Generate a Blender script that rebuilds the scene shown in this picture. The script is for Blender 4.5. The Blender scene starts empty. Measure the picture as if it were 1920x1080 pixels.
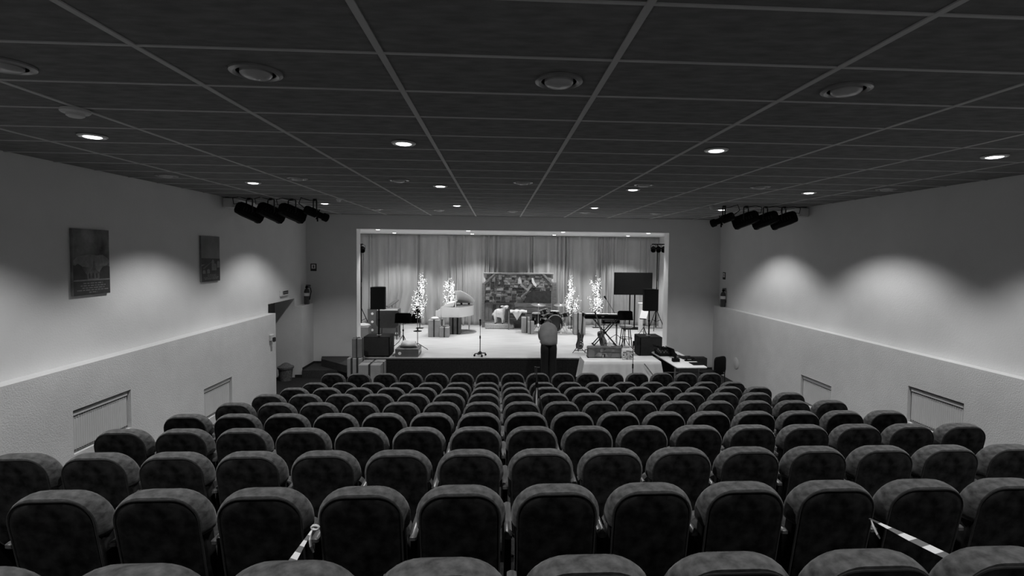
import bpy, bmesh, math, random
from mathutils import Vector, Matrix
R = math.radians
S = bpy.context.scene
COL = S.collection
rnd = random.Random(7)

# ------------------------------------------------------------------ camera
CZ = 3.233
F, YAW, PITCH, ROLL, CX, CY = 956.0, .0533, .0436, .0111, 984.0, 517.4
cy_, sy_, cp_, sp_, cr_, sr_ = math.cos(YAW), math.sin(YAW), math.cos(PITCH), math.sin(PITCH), math.cos(ROLL), math.sin(ROLL)
_r = Vector((cy_, -sy_, 0)); FW = Vector((sy_*cp_, cy_*cp_, -sp_)); _u = _r.cross(FW)
RT = _r*cr_ + _u*sr_; UP = _u*cr_ - _r*sr_
cam = bpy.data.cameras.new('camera'); cam.sensor_width = 36; cam.lens = F*36/1920
cam.shift_x = -(CX-960)/1920; cam.shift_y = (CY-540)/1920; cam.clip_start = .05; cam.clip_end = 100
camo = bpy.data.objects.new('camera', cam); COL.objects.link(camo)
camo.matrix_world = Matrix(((RT.x, UP.x, -FW.x, 0), (RT.y, UP.y, -FW.y, 0), (RT.z, UP.z, -FW.z, CZ), (0, 0, 0, 1)))
S.camera = camo
# ------------------------------------------------------------------ world, exposure
w = bpy.data.worlds.new('world'); S.world = w; w.use_nodes = True
w.node_tree.nodes['Background'].inputs[0].default_value = (.5, .5, .5, 1)
w.node_tree.nodes['Background'].inputs[1].default_value = 0.0
S.view_settings.view_transform = 'Standard'; S.view_settings.look = 'None'
S.view_settings.exposure = 0.08; S.view_settings.gamma = 1; S.view_settings.use_curve_mapping = False
HALL_W, STAGE_W = 192.0, 225.0          # power of one recessed lamp
CEIL = 4.2345; STZ = .573; STC = 3.902  # hall ceiling, stage floor, stage ceiling

def spot(name, x, y, z, power, half, blend, size=.05):
    l = bpy.data.lights.new(name, 'SPOT'); l.energy = power; l.spot_size = 2*R(half); l.spot_blend = blend
    l.shadow_soft_size = size
    o = bpy.data.objects.new(name, l); COL.objects.link(o); o.location = (x, y, z)
    return o
LITX = (-3.6, -.87, 2.055, 4.83); LITY = (4.77, 7.75, 10.85)
for yy in (-1.2, 1.77)+LITY:          # the rows above and behind the camera are lit too
    for xx in LITX: spot('lamp_light', xx, yy, CEIL-.03, HALL_W*(.65 if yy < 2 else 1), 59, .45)
SLX = (-3.52, -.88, 1.94, 4.53); SLY = (15.2, 17.6)
for yy in SLY:
    for xx in SLX: spot('stage_lamp_light', xx, yy, STC-.03, STAGE_W, 55, .5)

# ------------------------------------------------------------------ helpers
def at(px, py, z=None, y=None, x=None):
    d = RT*((px-CX)/F) - UP*((py-CY)/F) + FW
    if z is not None: k = (z-CZ)/d.z
    elif y is not None: k = y/d.y
    else: k = x/d.x
    p = d*k; p.z += CZ
    return p
def proj(p):
    q = Vector(p) - Vector((0, 0, CZ)); d = q.dot(FW)
    return CX+F*q.dot(RT)/d, CY-F*q.dot(UP)/d
def mpp(y): return y/F

def mat(name, v, rough=.6, noise=0, scale=5, bump=0, bscale=60, metal=0, sheen=0, emit=0, stretch=(1, 1, 1), spec=.5, detail=4):
    m = bpy.data.materials.new(name); m.use_nodes = True
    nt = m.node_tree; b = nt.nodes['Principled BSDF']
    b.inputs['Base Color'].default_value = (v, v, v, 1); b.inputs['Roughness'].default_value = rough
    b.inputs['Metallic'].default_value = metal; b.inputs['Specular IOR Level'].default_value = spec
    if sheen:
        b.inputs['Sheen Weight'].default_value = sheen; b.inputs['Sheen Roughness'].default_value = .45
        b.inputs['Sheen Tint'].default_value = (1, 1, 1, 1)
    if emit:
        b.inputs['Emission Color'].default_value = (1, 1, 1, 1); b.inputs['Emission Strength'].default_value = emit
        m.cycles.emission_sampling = 'NONE'
    if noise or bump:
        tc = nt.nodes.new('ShaderNodeTexCoord'); mp = nt.nodes.new('ShaderNodeMapping')
        mp.inputs['Scale'].default_value = stretch; nt.links.new(tc.outputs['Object'], mp.inputs[0])
    if noise:
        n = nt.nodes.new('ShaderNodeTexNoise'); n.inputs['Scale'].default_value = scale; n.inputs['Detail'].default_value = detail
        nt.links.new(mp.outputs[0], n.inputs['Vector'])
        r = nt.nodes.new('ShaderNodeMapRange'); r.inputs[1].default_value = .3; r.inputs[2].default_value = .7
        r.inputs[3].default_value = max(0, v*(1-noise)); r.inputs[4].default_value = min(1, v*(1+noise))
        nt.links.new(n.outputs[0], r.inputs[0]); nt.links.new(r.outputs[0], b.inputs['Base Color'])
    if bump:
        n2 = nt.nodes.new('ShaderNodeTexNoise'); n2.inputs['Scale'].default_value = bscale; n2.inputs['Detail'].default_value = 3
        nt.links.new(mp.outputs[0], n2.inputs['Vector'])
        bp = nt.nodes.new('ShaderNodeBump'); bp.inputs['Strength'].default_value = bump; bp.inputs['Distance'].default_value = .01
        nt.links.new(n2.outputs[0], bp.inputs['Height']); nt.links.new(bp.outputs[0], b.inputs['Normal'])
    return m

M = dict(
    wall=mat('white stucco', .74, .9, .04, 3, .55, 62, spec=.2),
    wallup=mat('white painted plaster', .74, .9, .03, 2, .25, 45, spec=.2),
    front=mat('grey painted wall', .74, .85, .03, 2, .15, 60, spec=.2),
    reveal=mat('white reveal paint', .72, .8, .03, 3, spec=.3),
    slab=mat('dark ceiling void', .06, .9),
    panel=mat('dark fibre ceiling panel', .19, .9, .22, 6, .35, 130, stretch=(1, 3, 1), spec=.2),
    rail=mat('white ceiling rail', .5, .6, .05, 3, spec=.3),
    carpet=mat('dark carpet', .035, .95, .35, 40, .5, 200, spec=.1),
    carpetl=mat('grey step carpet', .06, .95, .3, 40, .5, 200, spec=.1),
    stagewood=mat('pale stage boards', .56, .38, .17, 2.0, .06, 30, stretch=(.6, 9, 1), spec=.4),
    stagefront=mat('dark stage front carpet', .022, .95, .35, 30, .3, 120, spec=.1),
    stageceil=mat('white stage ceiling', .75, .8, .03, 3),
    black=mat('matt black', .004, .7, .3, 12, spec=.12),
    blackgl=mat('glossy black', .004, .35, spec=.25),
    darkmetal=mat('black metal', .015, .4, metal=.3),
    dark=mat('dark charcoal', .02, .6, .25, 15),
    chrome=mat('chrome', .6, .25, .1, 20, metal=1),
    steel=mat('grey steel', .35, .4, .15, 10, metal=.6),
    white=mat('white gloss', .8, .35, .02, 3),
    offwhite=mat('off white', .62, .6, .06, 6),
    plastic=mat('white plastic', .62, .5, .03, 8),
    radiator=mat('white radiator enamel', .7, .35, .02, 4),
    velvet=mat('grey velvet', .076, .9, .55, 24, .10, 220, sheen=.15, spec=.08, stretch=(1, 1, 1.5), detail=7),
    velvetd=mat('dark velvet panel', .017, .95, .8, 14, .08, 220, sheen=.006, spec=.03),
    pipe=mat('velvet piping', .022, .9, .3, 20, sheen=.08, spec=.1),
    wood=mat('pale wood', .38, .45, .25, 4, stretch=(8, 1, 8)),
    armwood=mat('armrest wood', .10, .35, .5, 6, stretch=(8, 1, 8), spec=.6),
    woodm=mat('mid wood', .16, .6, .4, 4, .2, 20, stretch=(1.5, 1, 10)),
    woodd=mat('dark wood', .07, .6, .4, 4, .2, 20, stretch=(10, 1, 1.5)),
    curtain=mat('grey curtain cloth', .46, .8, .10, 3, .08, 200, sheen=.15, spec=.1, stretch=(1, 1, .3)),
    kraft=mat('pale wrapping paper', .30, .55, .12, 5, .15, 14),
    kraftm=mat('mid wrapping paper', .17, .55, .12, 5, .15, 14),
    redbox=mat('dark wrapping paper', .10, .5, .10, 5, .1, 14),
    ribbon=mat('dark ribbon', .03, .4, .2, 20),
    ribbonl=mat('mid ribbon', .12, .4, .2, 20),
    cloth=mat('white cloth', .70, .85, .06, 4, .4, 9),
    led=mat('warm led blossom', .9, .5, emit=1.25),
    bark=mat('thin dark stem', .03, .8, .3, 20),
    glow=mat('lamp diffuser', .9, .5, emit=9),
    bulb=mat('unlit frosted bulb', .42, .25, .1, 8),
    shirt=mat('grey shirt', .17, .85, .15, 6, .5, 14),
    trousers=mat('black trousers', .006, .9, .3, 10),
    skin=mat('skin', .35, .6, .08, 12),
    hair=mat('dark hair', .018, .55, .4, 40, .5, 60, stretch=(6, 1, 1)),
    mortar=mat('pale mortar', .5, .9, .2, 12, .4, 40),
    st0=mat('dark stone', .04, .85, .4, 9, .4, 30), st1=mat('mid stone', .16, .85, .35, 9, .4, 30), st2=mat('pale stone', .28, .85, .3, 9, .4, 30),
    wool=mat('white wool', .75, .95, .08, 20, .6, 60),
    hay=mat('pale straw', .42, .95, .3, 30, .8, 60, stretch=(1, 6, 1)),
    paper=mat('white paper', .85, .7, .02, 5),
    screen=mat('dark screen', .004, .25, spec=.25),
    tape1=mat('white barrier tape', .75, .4, .04, 10), tape2=mat('grey barrier tape stripe', .14, .4, .05, 10),
    cymbal=mat('brass cymbal', .55, .3, .15, 30, metal=.8),
    glass=mat('pale jar glass', .5, .15, .5, 60),
    guitar=mat('dark sunburst lacquer', .03, .25, .6, 3),
    bin=mat('grey wicker', .13, .8, .5, 40, .8, 50),
    ext=mat('dark red enamel', .05, .3, .1, 5),
    sky=mat('poster sky print', .19, .6, .9, 3.2, detail=5), pdark=mat('poster dark print', .035, .6, .4, 14), pmid=mat('poster mid print', .12, .6, .4, 20),
    plight=mat('poster light print', .2, .6, .2, 20), sky2=mat('poster hazy sky print', .19, .6, .35, 2.0),
    suit=mat('painted suitcase print', .10, .6, .5, 6), suitl=mat('pale painted village', .2, .6, .5, 14),
    drum=mat('black drum shell', .006, .15), head=mat('drum skin', .6, .6),
)

class G:
    def __init__(s): s.v = []; s.f = []; s.mi = []
    def add(s, vs, fs, T=None, m=0):
        o = len(s.v)
        s.v += [tuple(T @ Vector(p)) if T is not None else tuple(p) for p in vs]
        s.f += [tuple(i+o for i in f) for f in fs]; s.mi += [m]*len(fs)
        return s
    def box(s, x0, x1, y0, y1, z0, z1, T=None, m=0):
        v = [(x, y, z) for x in (x0, x1) for y in (y0, y1) for z in (z0, z1)]
        return s.add(v, [(0, 1, 3, 2), (4, 6, 7, 5), (0, 4, 5, 1), (2, 3, 7, 6), (0, 2, 6, 4), (1, 5, 7, 3)], T, m)
    def loft(s, loops, c0=True, c1=True, T=None, m=0):
        n = len(loops[0]); v = [p for l in loops for p in l]; f = []
        for k in range(len(loops)-1):
            for i in range(n):
                j = (i+1) % n; f.append((k*n+i, k*n+j, (k+1)*n+j, (k+1)*n+i))
        if c0: f.append(tuple(reversed(range(n))))
        if c1: f.append(tuple((len(loops)-1)*n+i for i in range(n)))
        return s.add(v, f, T, m)
    def rbox(s, x0, x1, y0, y1, z0, z1, b=.01, T=None, m=0):
        """box with bevelled edges (loft of chamfered rectangles along z)"""
        def lp(i, z):
            X0, X1, Y0, Y1 = x0+i, x1-i, y0+i, y1-i
            c = b*.8
            return [(X0+c, Y0, z), (X1-c, Y0, z), (X1, Y0+c, z), (X1, Y1-c, z), (X1-c, Y1, z), (X0+c, Y1, z), (X0, Y1-c, z), (X0, Y0+c, z)]
        return s.loft([lp(b, z0), lp(0, z0+b), lp(0, z1-b), lp(b, z1)], T=T, m=m)
    def tube(s, pts, r, n=8, T=None, m=0, caps=True):
        pts = [Vector(p) for p in pts]; rs = r if isinstance(r, (list, tuple)) else [r]*len(pts)
        loops = []; prev = None
        for i, p in enumerate(pts):
            t = (pts[min(i+1, len(pts)-1)] - pts[max(i-1, 0)]).normalized()
            if prev is None:
                a = Vector((0, 0, 1)) if abs(t.z) < .9 else Vector((1, 0, 0)); u = t.cross(a).normalized()
            else:
                u = (prev - t*prev.dot(t)).normalized()
            prev = u; w_ = t.cross(u)
            loops.append([tuple(p+(u*math.cos(2*math.pi*k/n)+w_*math.sin(2*math.pi*k/n))*rs[i]) for k in range(n)])
        return s.loft(loops, caps, caps, T, m)
    def lathe(s, prof, n=20, T=None, m=0):
        loops = [[(max(r, 1e-4)*math.cos(2*math.pi*k/n), max(r, 1e-4)*math.sin(2*math.pi*k/n), z) for k in range(n)] for r, z in prof]
        return s.loft(loops, True, True, T, m)
    def prism(s, poly, d0, d1, axis='y', T=None, m=0):
        f = {'y': lambda a, b, d: (a, d, b), 'z': lambda a, b, d: (a, b, d), 'x': lambda a, b, d: (d, a, b)}[axis]
        return s.loft([[f(a, b, d0) for a, b in poly], [f(a, b, d1) for a, b in poly]], T=T, m=m)
    def ball(s, c, r, n=12, T=None, m=0):
        rx, ry, rz = r if isinstance(r, (list, tuple)) else (r, r, r)
        h = n//2
        loops = [[(c[0]+rx*max(math.sin(math.pi*k/h), 1e-3)*math.cos(2*math.pi*i/n), c[1]+ry*max(math.sin(math.pi*k/h), 1e-3)*math.sin(2*math.pi*i/n), c[2]-rz*math.cos(math.pi*k/h)) for i in range(n)] for k in range(h+1)]
        return s.loft(loops, True, True, T, m)

_mesh = {}
def link(name, g, m, parent=None, smooth=True, key=None, loc=None, ang=40):
    if key and key in _mesh: me = _mesh[key]
    else:
        me = bpy.data.meshes.new(name); me.from_pydata(g.v, [], g.f)
        for mm in (m if isinstance(m, (list, tuple)) else [m]): me.materials.append(M[mm] if isinstance(mm, str) else mm)
        if any(g.mi): me.polygons.foreach_set('material_index', g.mi)
        bm = bmesh.new(); bm.from_mesh(me); bmesh.ops.recalc_face_normals(bm, faces=bm.faces); bm.to_mesh(me); bm.free()
        if smooth:
            me.polygons.foreach_set('use_smooth', [True]*len(me.polygons)); me.set_sharp_from_angle(angle=R(ang))
        me.update()
        if key: _mesh[key] = me
    o = bpy.data.objects.new(name, me); COL.objects.link(o)
    if parent: o.parent = parent
    if loc is not None: o.location = loc
    return o
def struct(name, g, m, **k):
    o = link(name, g, m, smooth=False, **k); o['kind'] = 'structure'; return o
def thing(name, label, cat, loc=(0, 0, 0), rz=0, group=None):
    o = bpy.data.objects.new(name, None); COL.objects.link(o); o.empty_display_size = .1
    o.location = loc; o.rotation_euler = (0, 0, rz); o['label'] = label; o['category'] = cat
    if group: o['group'] = group
    return o
def tag(o, label, cat, group=None, kind=None):
    o['label'] = label; o['category'] = cat
    if group: o['group'] = group
    if kind: o['kind'] = kind
    return o
def copytree(o, parent=None):
    c = o.copy(); COL.objects.link(c)
    if parent: c.parent = parent
    for ch in list(o.children): copytree(ch, c)
    return c
def circ(r, n=16, c=(0, 0)): return [(c[0]+r*math.cos(2*math.pi*i/n), c[1]+r*math.sin(2*math.pi*i/n)) for i in range(n)]
def aim(d):
    """matrix whose +Z points along d"""
    return Vector(d).to_track_quat('Z', 'Y').to_matrix().to_4x4()
ORD = ['first', 'second', 'third', 'fourth', 'fifth', 'sixth', 'seventh', 'eighth', 'ninth', 'tenth', 'eleventh', 'twelfth', 'thirteenth', 'fourteenth', 'fifteenth', 'sixteenth']

# ------------------------------------------------------------------ room shell
XL, XR = -5.16, 6.25          # upper walls
LL, LR = -4.98, 6.10          # thick lower walls
LZ = 1.823                    # ledge height
FY = 14.05                    # front (proscenium) wall
BY = -2.6                     # wall behind the camera
ROWY = [9.9, 8.93, 8.035, 7.147, 6.243, 5.306, 4.42, 3.50, 2.59, 1.67]
TOPZ = [.895, .962, 1.11, 1.256, 1.403, 1.563, 1.716, 1.872, 2.036, 2.208]
FLZ = [max(0, t-.895) for t in TOPZ]

g = G(); g.box(XL-.2, XR+.2, 9.45, 19.6, -.2, 0)
for i in range(1, 10):
    y1 = ROWY[i-1]-.13; y0 = ROWY[i]-.13 if i < 9 else BY
    g.box(XL-.2, XR+.2, y0 if i < 9 else BY, y1 if i > 1 else 9.77, -.2, FLZ[i])
g.box(XL-1.6, XL-.2, 11.5, 13.6, -.2, 0)
struct('floor', g, 'carpet')

DY0, DY1, DZ = 11.74, 13.24, 2.03     # doorway in the left wall
g = G()
g.box(XL-.25, XL, BY, DY0, 0, CEIL+.1); g.box(XL-.25, XL, DY1, FY+.02, 0, CEIL+.1); g.box(XL-.25, XL, DY0, DY1, DZ, CEIL+.1)
struct('wall_left', g, 'wallup')
g = G(); g.box(XR, XR+.25, BY, FY+.02, 0, CEIL+.1); struct('wall_right', g, 'wallup')
g = G(); g.box(XL-.25, XR+.25, BY-.2, BY, 0, CEIL+.1); struct('wall_back', g, 'front')
# passage behind the doorway
g = G(); g.box(XL-.5, XL-.25, DY1, DY1+.25, 0, 2.4); g.box(XL-1.6, XL-.25, DY0-.25, DY0, 0, 2.4)
g.box(XL-1.6, XL-.25, DY0-.25, DY1+.5, 2.2, 2.4); g.box(XL-1.8, XL-1.6, DY0-.25, DY1+.5, 0, 2.4); g.box(XL-1.6, XL-.5, DY1+.3, DY1+.5, 0, 2.4)
struct('wall_passage', g, 'wallup')
d1 = thing('door_1', 'white door with dark frame seen inside the doorway', 'door'); d1['kind'] = 'structure'; del d1['label']; del d1['category']
link('door_leaf', G().box(XL-1.35, XL-.56, DY1+.22, DY1+.26, 0, 2.02), 'offwhite', d1)
link('door_frame', G().box(XL-.56, XL-.5, DY1+.12, DY1+.27, 0, 2.08).box(XL-1.41, XL-1.35, DY1+.12, DY1+.27, 0, 2.08), 'dark', d1)

# thick lower walls with radiator niches: (y0, y1, z0, z1)
def lower_wall(name, xa, xb, niches, yend):
    g = G(); ys = BY
    for (y0, y1, z0, z1) in niches:
        g.box(xa, xb, ys, y0, 0, LZ); g.box(xa, xb, y0, y1, z1, LZ); g.box(xa, xb, y0, y1, 0, z0); ys = y1
    g.box(xa, xb, ys, yend, 0, LZ)
    return struct(name, g, 'wall')
NL = [(6.2, 7.15, .80, 1.325), (8.87, 9.79, .31, .86)]
NR = [(6.27, 7.18, .80, 1.34), (8.9, 9.83, .31, .872)]
lower_wall('wall_left_lower', XL, LL, NL, 11.70)
lower_wall('wall_right_lower', LR, XR, NR, FY)
g = G(); g.box(XL, LL, DY1, FY, 0, LZ); struct('trim_1', g, 'wall')
for nm, xa, xb, ya, yb in (('trim_2', XL-.002, LL, BY, 11.70), ('trim_3', LR, XR, BY, FY), ('trim_4', XL, LL, DY1, FY)):
    struct(nm, G().box(xa, xb, ya, yb, LZ, LZ+.012), 'wallup')

# proscenium wall with opening
OX0, OX1, OZ = -3.832, 4.787, 3.868; FT = .38
g = G(); g.box(XL-.3, OX0, FY, FY+FT, 0, CEIL+.1, m=0); g.box(OX1, XR+.3, FY, FY+FT, 0, CEIL+.1); g.box(OX0, OX1, FY, FY+FT, OZ, CEIL+.1)
struct('wall_front', g, 'front')
g = G(); e = .012
g.box(OX0, OX0+e, FY-.004, FY+FT, STZ, OZ); g.box(OX1-e, OX1, FY-.004, FY+FT, STZ, OZ); g.box(OX0, OX1, FY-.004, FY+FT, OZ-e, OZ)
struct('trim_5', g, 'reveal')
# stage
SX0, SX1, SYB = -5.35, 6.06, 19.4
SE = 12.93
g = G(); g.box(-3.42, 4.6, SE, FY+.01, 0, STZ-.03); g.box(SX0, SX1, FY+.005, SYB, 0, STZ-.03); struct('stage_base', g, 'stagefront')
fl = struct('stage_floor', G().box(-3.43, 4.61, SE-.012, FY+.005, STZ-.03, STZ).box(OX0, OX1, FY+.005, FY+FT, STZ-.03, STZ).box(SX0, SX1, FY+FT, SYB, STZ-.03, STZ), 'stagewood')
struct('wall_stage_left', G().box(SX0-.2, SX0, FY+FT, SYB, 0, STC+.3), 'reveal')
struct('wall_stage_right', G().box(SX1, SX1+.2, FY+FT, SYB, 0, STC+.3), 'reveal')
struct('wall_stage_back', G().box(SX0-.2, SX1+.2, SYB, SYB+.2, 0, STC+.3), 'black')
struct('ceiling_stage', G().box(SX0-.2, SX1+.2, FY+FT-.005, SYB+.2, STC, STC+.2), 'stageceil')
# winding steps at both ends of the stage
struct('step_1', G().box(LL+.005, -3.43, 13.2, FY, 0, .19), 'carpetl')
p2 = [at(602.3, 673, z=.381), at(648.5, 685, z=.381)]
struct('step_2', G().prism([(-4.76, FY), (p2[0].x, p2[0].y), (p2[1].x, p2[1].y), (-3.43, 12.9), (-3.43, FY)], .19, .381, 'z'), 'carpetl')
struct('step_3', G().box(4.7, 5.85, 13.8, FY, 0, .381), 'carpetl')
struct('trim_6', G().box(-3.43, 4.61, SE-.016, SE-.011, STZ-.035, STZ-.006), 'steel')
struct('baseboard_left', G().box(LL, LL+.012, DY1, FY, .19, .25).box(XL-.002, LL+.002, DY1-.012, DY1, 0, .07), 'dark')
struct('baseboard_front', G().box(LL, -4.75, FY-.012, FY, .19, .25).box(5.85, LR, FY-.012, FY, 0, .07), 'dark')

# ------------------------------------------------------------------ ceiling
ceil = struct('ceiling', G().box(XL-.25, XR+.25, BY-.2, FY+.05, CEIL+.035, CEIL+.2), 'slab')
PY0 = 2.0575; rows = list(range(-4, 20)); cols = list(range(-2, 8))
OFF = [(-4.5, 2.99), (-2.713, 2.99), (-1.366, 2.99), (.345, 2.99), (2.073, 2.99), (3.78, 2.99), (5.67, 2.99)]
OFF += [(x, 7.22) for x in (-4.5, -2.76, -1.38, .345, 2.07, 3.775, 5.673)] + [(x, 12.14) for x in (-2.82, -1.39, .33, 2.066, 3.78)]
LAMP = [(x, y, .1) for y in LITY for x in LITX] + [(x, y, .118) for x, y in OFF]
def panel_mesh(w_, d_, hole=None):
    g = G()
    if not hole: return g.box(0, w_, 0, d_, 0, .018)
    hx, hy, hr = hole; n = 32; v = []; ci = []
    for k in range(n):
        a = 2*math.pi*k/n; c, s_ = math.cos(a), math.sin(a)
        t = min(((w_-hx)/c if c > 1e-9 else -hx/c if c < -1e-9 else 1e9), ((d_-hy)/s_ if s_ > 1e-9 else -hy/s_ if s_ < -1e-9 else 1e9))
        ci.append((hx+hr*c, hy+hr*s_, hx+t*c, hy+t*s_, a))
    # add the four corners to the outer ring
    cor = [(w_, d_), (0, d_), (0, 0), (w_, 0)]
    inner = [(c[0], c[1]) for c in ci]; outer = [(c[2], c[3]) for c in ci]
    for k in range(n): v += [(inner[k][0], inner[k][1], 0), (outer[k][0], outer[k][1], 0), (inner[k][0], inner[k][1], .03)]
    f = []
    for k in range(n):
        j = (k+1) % n; f.append((3*k, 3*k+1, 3*j+1, 3*j)); f.append((3*k, 3*j, 3*j+2, 3*k+2))
    for cx, cyy in cor:
        for k in range(n):
            j = (k+1) % n; a, b = outer[k], outer[j]
            on = lambda p: (abs(p[0]-cx) < 1e-6, abs(p[1]-cyy) < 1e-6)
            oa, ob = on(a), on(b)
            if (oa[0] and ob[1] and not ob[0]) or (oa[1] and ob[0] and not ob[1]):
                if (abs(a[0]-b[0]) > 1e-6 and abs(a[1]-b[1]) > 1e-6):
                    v.append((cx, cyy, 0)); f.append((3*k+1, len(v)-1, 3*j+1))
    return g.add(v, f)
for c in cols:
    x0 = max(-3+1.2*c, XL)+.016; x1 = min(-3+1.2*(c+1), XR)-.016
    if x1 < x0: continue
    for r in rows:
        y0 = PY0+.6*r+.009; y1 = min(PY0+.6*(r+1), FY)-.009
        hole = next(((lx-x0, ly-y0, lr) for lx, ly, lr in LAMP if x0 < lx < x1 and y0 < ly < y1), None)
        k = 'pan%.3f_%.3f_%s' % (x1-x0, y1-y0, None if not hole else '%.3f_%.3f_%.2f' % hole)
        link('ceiling_panel', panel_mesh(x1-x0, y1-y0, hole), 'panel', ceil, smooth=False, key=k, loc=(x0, y0, CEIL+.006))
for c in range(-1, 8):
    x = -3+1.2*c
    if XL < x < XR: link('ceiling_rail', G().box(x-.017, x+.017, BY, FY, CEIL-.001, CEIL+.03), 'rail', ceil, smooth=False)
for r in range(rows[0], rows[-1]+2):
    y = PY0+.6*r
    if y < FY: link('cross_rail', G().box(XL, XR, y-.010, y+.010, CEIL, CEIL+.028), 'rail', ceil, smooth=False)
def lamp_lit(label, x, y, z, r, group):
    t = thing('ceiling_lamp', label, 'ceiling lamp', (x, y, z), 0, group)
    link('rim', G().lathe([(r*.90, -.012), (r*1.0, -.014), (r*1.1, -.006), (r*1.1, 0), (r*.9, .004)], 28), 'plastic', t, key='rim%.2f' % r)
    link('diffuser', G().lathe([(r*.9, -.004), (r*.55, -.017), (0.001, -.021), (.001, -.02)], 28), 'glow', t, key='dif%.2f' % r)
def lamp_off(label, x, y):
    t = thing('ceiling_lamp', label, 'ceiling lamp', (x, y, CEIL), 0, 'unlit recessed ceiling lamps')
    g = G(); prof = [(.103, -.006), (.118, -.014), (.138, -.006), (.138, .005), (.118, .006), (.105, .03)]
    n = 28; loops = [[(a*math.cos(2*math.pi*k/n), a*math.sin(2*math.pi*k/n), b) for k in range(n)] for a, b in prof]; g.loft(loops, False, False)
    link('rim', g, 'steel', t, key='rimoff')
    g = G(); loops = [[(a*math.cos(2*math.pi*k/n), a*math.sin(2*math.pi*k/n), b) for k in range(n)] for a, b in [(.104, .0), (.1, .028), (.01, .029)]]; g.loft(loops, False, True)
    link('recess', g, 'black', t, key='recoff')
    link('bulb', G().lathe([(.084, .02), (.084, -.012), (.072, -.026), (.045, -.034), (.001, -.038)], 28), 'bulb', t, key='bulboff')
for j, y in enumerate(LITY):
    for i, x in enumerate(LITX):
        lamp_lit('lit round downlight, %s from the left in the %s lit row' % (ORD[i], ('nearest', 'middle', 'farthest')[j]), x, y, CEIL, .1, 'lit hall downlights')
for x, y in OFF:
    rowl = [q for q in OFF if abs(q[1]-y) < .2]
    vis = [q for q in rowl if -40 < proj((q[0], q[1], CEIL))[0] < 1960]
    if (x, y) not in vis: continue
    lamp_off('unlit recessed ceiling lamp, %s from the left in the %s unlit row' % (ORD[vis.index((x, y))], 'nearest' if y < 4 else 'middle' if y < 9 else 'farthest'), x, y)
for j, y in enumerate(SLY):
    for i, x in enumerate(SLX):
        lamp_lit('lit downlight in the stage ceiling, %s from the left in its %s row' % (ORD[i], ('front', 'back')[j]), x, y, STC, .09, 'stage downlights')
def detector(label, x, y, s=1):
    t = thing('smoke_detector', label, 'smoke detector', (x, y, CEIL))
    link('base', G().lathe([(.001, 0), (.085*s, 0), (.09*s, -.02), (.08*s, -.03)], 24), 'plastic', t)
    link('sensor', G().lathe([(.055*s, -.03), (.055*s, -.048), (.04*s, -.058), (.001, -.06)], 24), 'offwhite', t)
detector('small white smoke detector on the ceiling above the left wall', -3.044, 3.882)
detector('small sprinkler cap on the ceiling by the left spotlights', -3.03, 9.93, .6)
detector('small sprinkler cap on the ceiling by the right spotlights', 4.33, 10.19, .6)

# ------------------------------------------------------------------ radiators
def radiator(label, side, y0, y1, z0, z1):
    xf = LL-.035 if side < 0 else LR+.035     # face
    t = thing('radiator', label, 'radiator', (xf, (y0+y1)/2, z0+.02))
    L = (y1-y0)-.07; H = z1-z0-.05; s = side
    link('panel', G().box(min(0, s*.06), max(0, s*.06), -L/2, L/2, .0, H-.03), 'radiator', t, smooth=False)
    g = G(); n = 26
    for k in range(n):
        yc = -L/2+L*(k+.5)/n; a = L/n*.32
        g.loft([[(0, yc-a, z), (-s*.005, yc-a*.5, z), (-s*.005, yc+a*.5, z), (0, yc+a, z)] for z in (.03, H-.07)])
    o = link('ribs', g, 'radiator', t); o['kind'] = 'stuff'
    link('top_grille', G().rbox(min(-s*.012, s*.07), max(-s*.012, s*.07), -L/2-.006, L/2+.006, H-.045, H, .006), 'radiator', t)
    g = G()
    for k in range(24):
        yc = -L/2+L*(k+.5)/24; g.box(min(-s*.0135, -s*.010), max(-s*.0135, -s*.010), yc-L/24*.33, yc+L/24*.33, H-.058, H-.048)
        g.box(min(-s*.0135, -s*.003), max(-s*.0135, -s*.003), yc-L/24*.3, yc+L/24*.3, .012, .02)
    o = link('slots', g, 'dark', t); o['kind'] = 'stuff'
radiator('white ribbed radiator in the nearer niche of the left wall', -1, *NL[0])
radiator('white ribbed radiator in the farther niche of the left wall', -1, *NL[1])
radiator('white ribbed radiator in the nearer niche of the right wall', 1, *NR[0])
radiator('white ribbed radiator in the farther niche of the right wall', 1, *NR[1])

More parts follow.
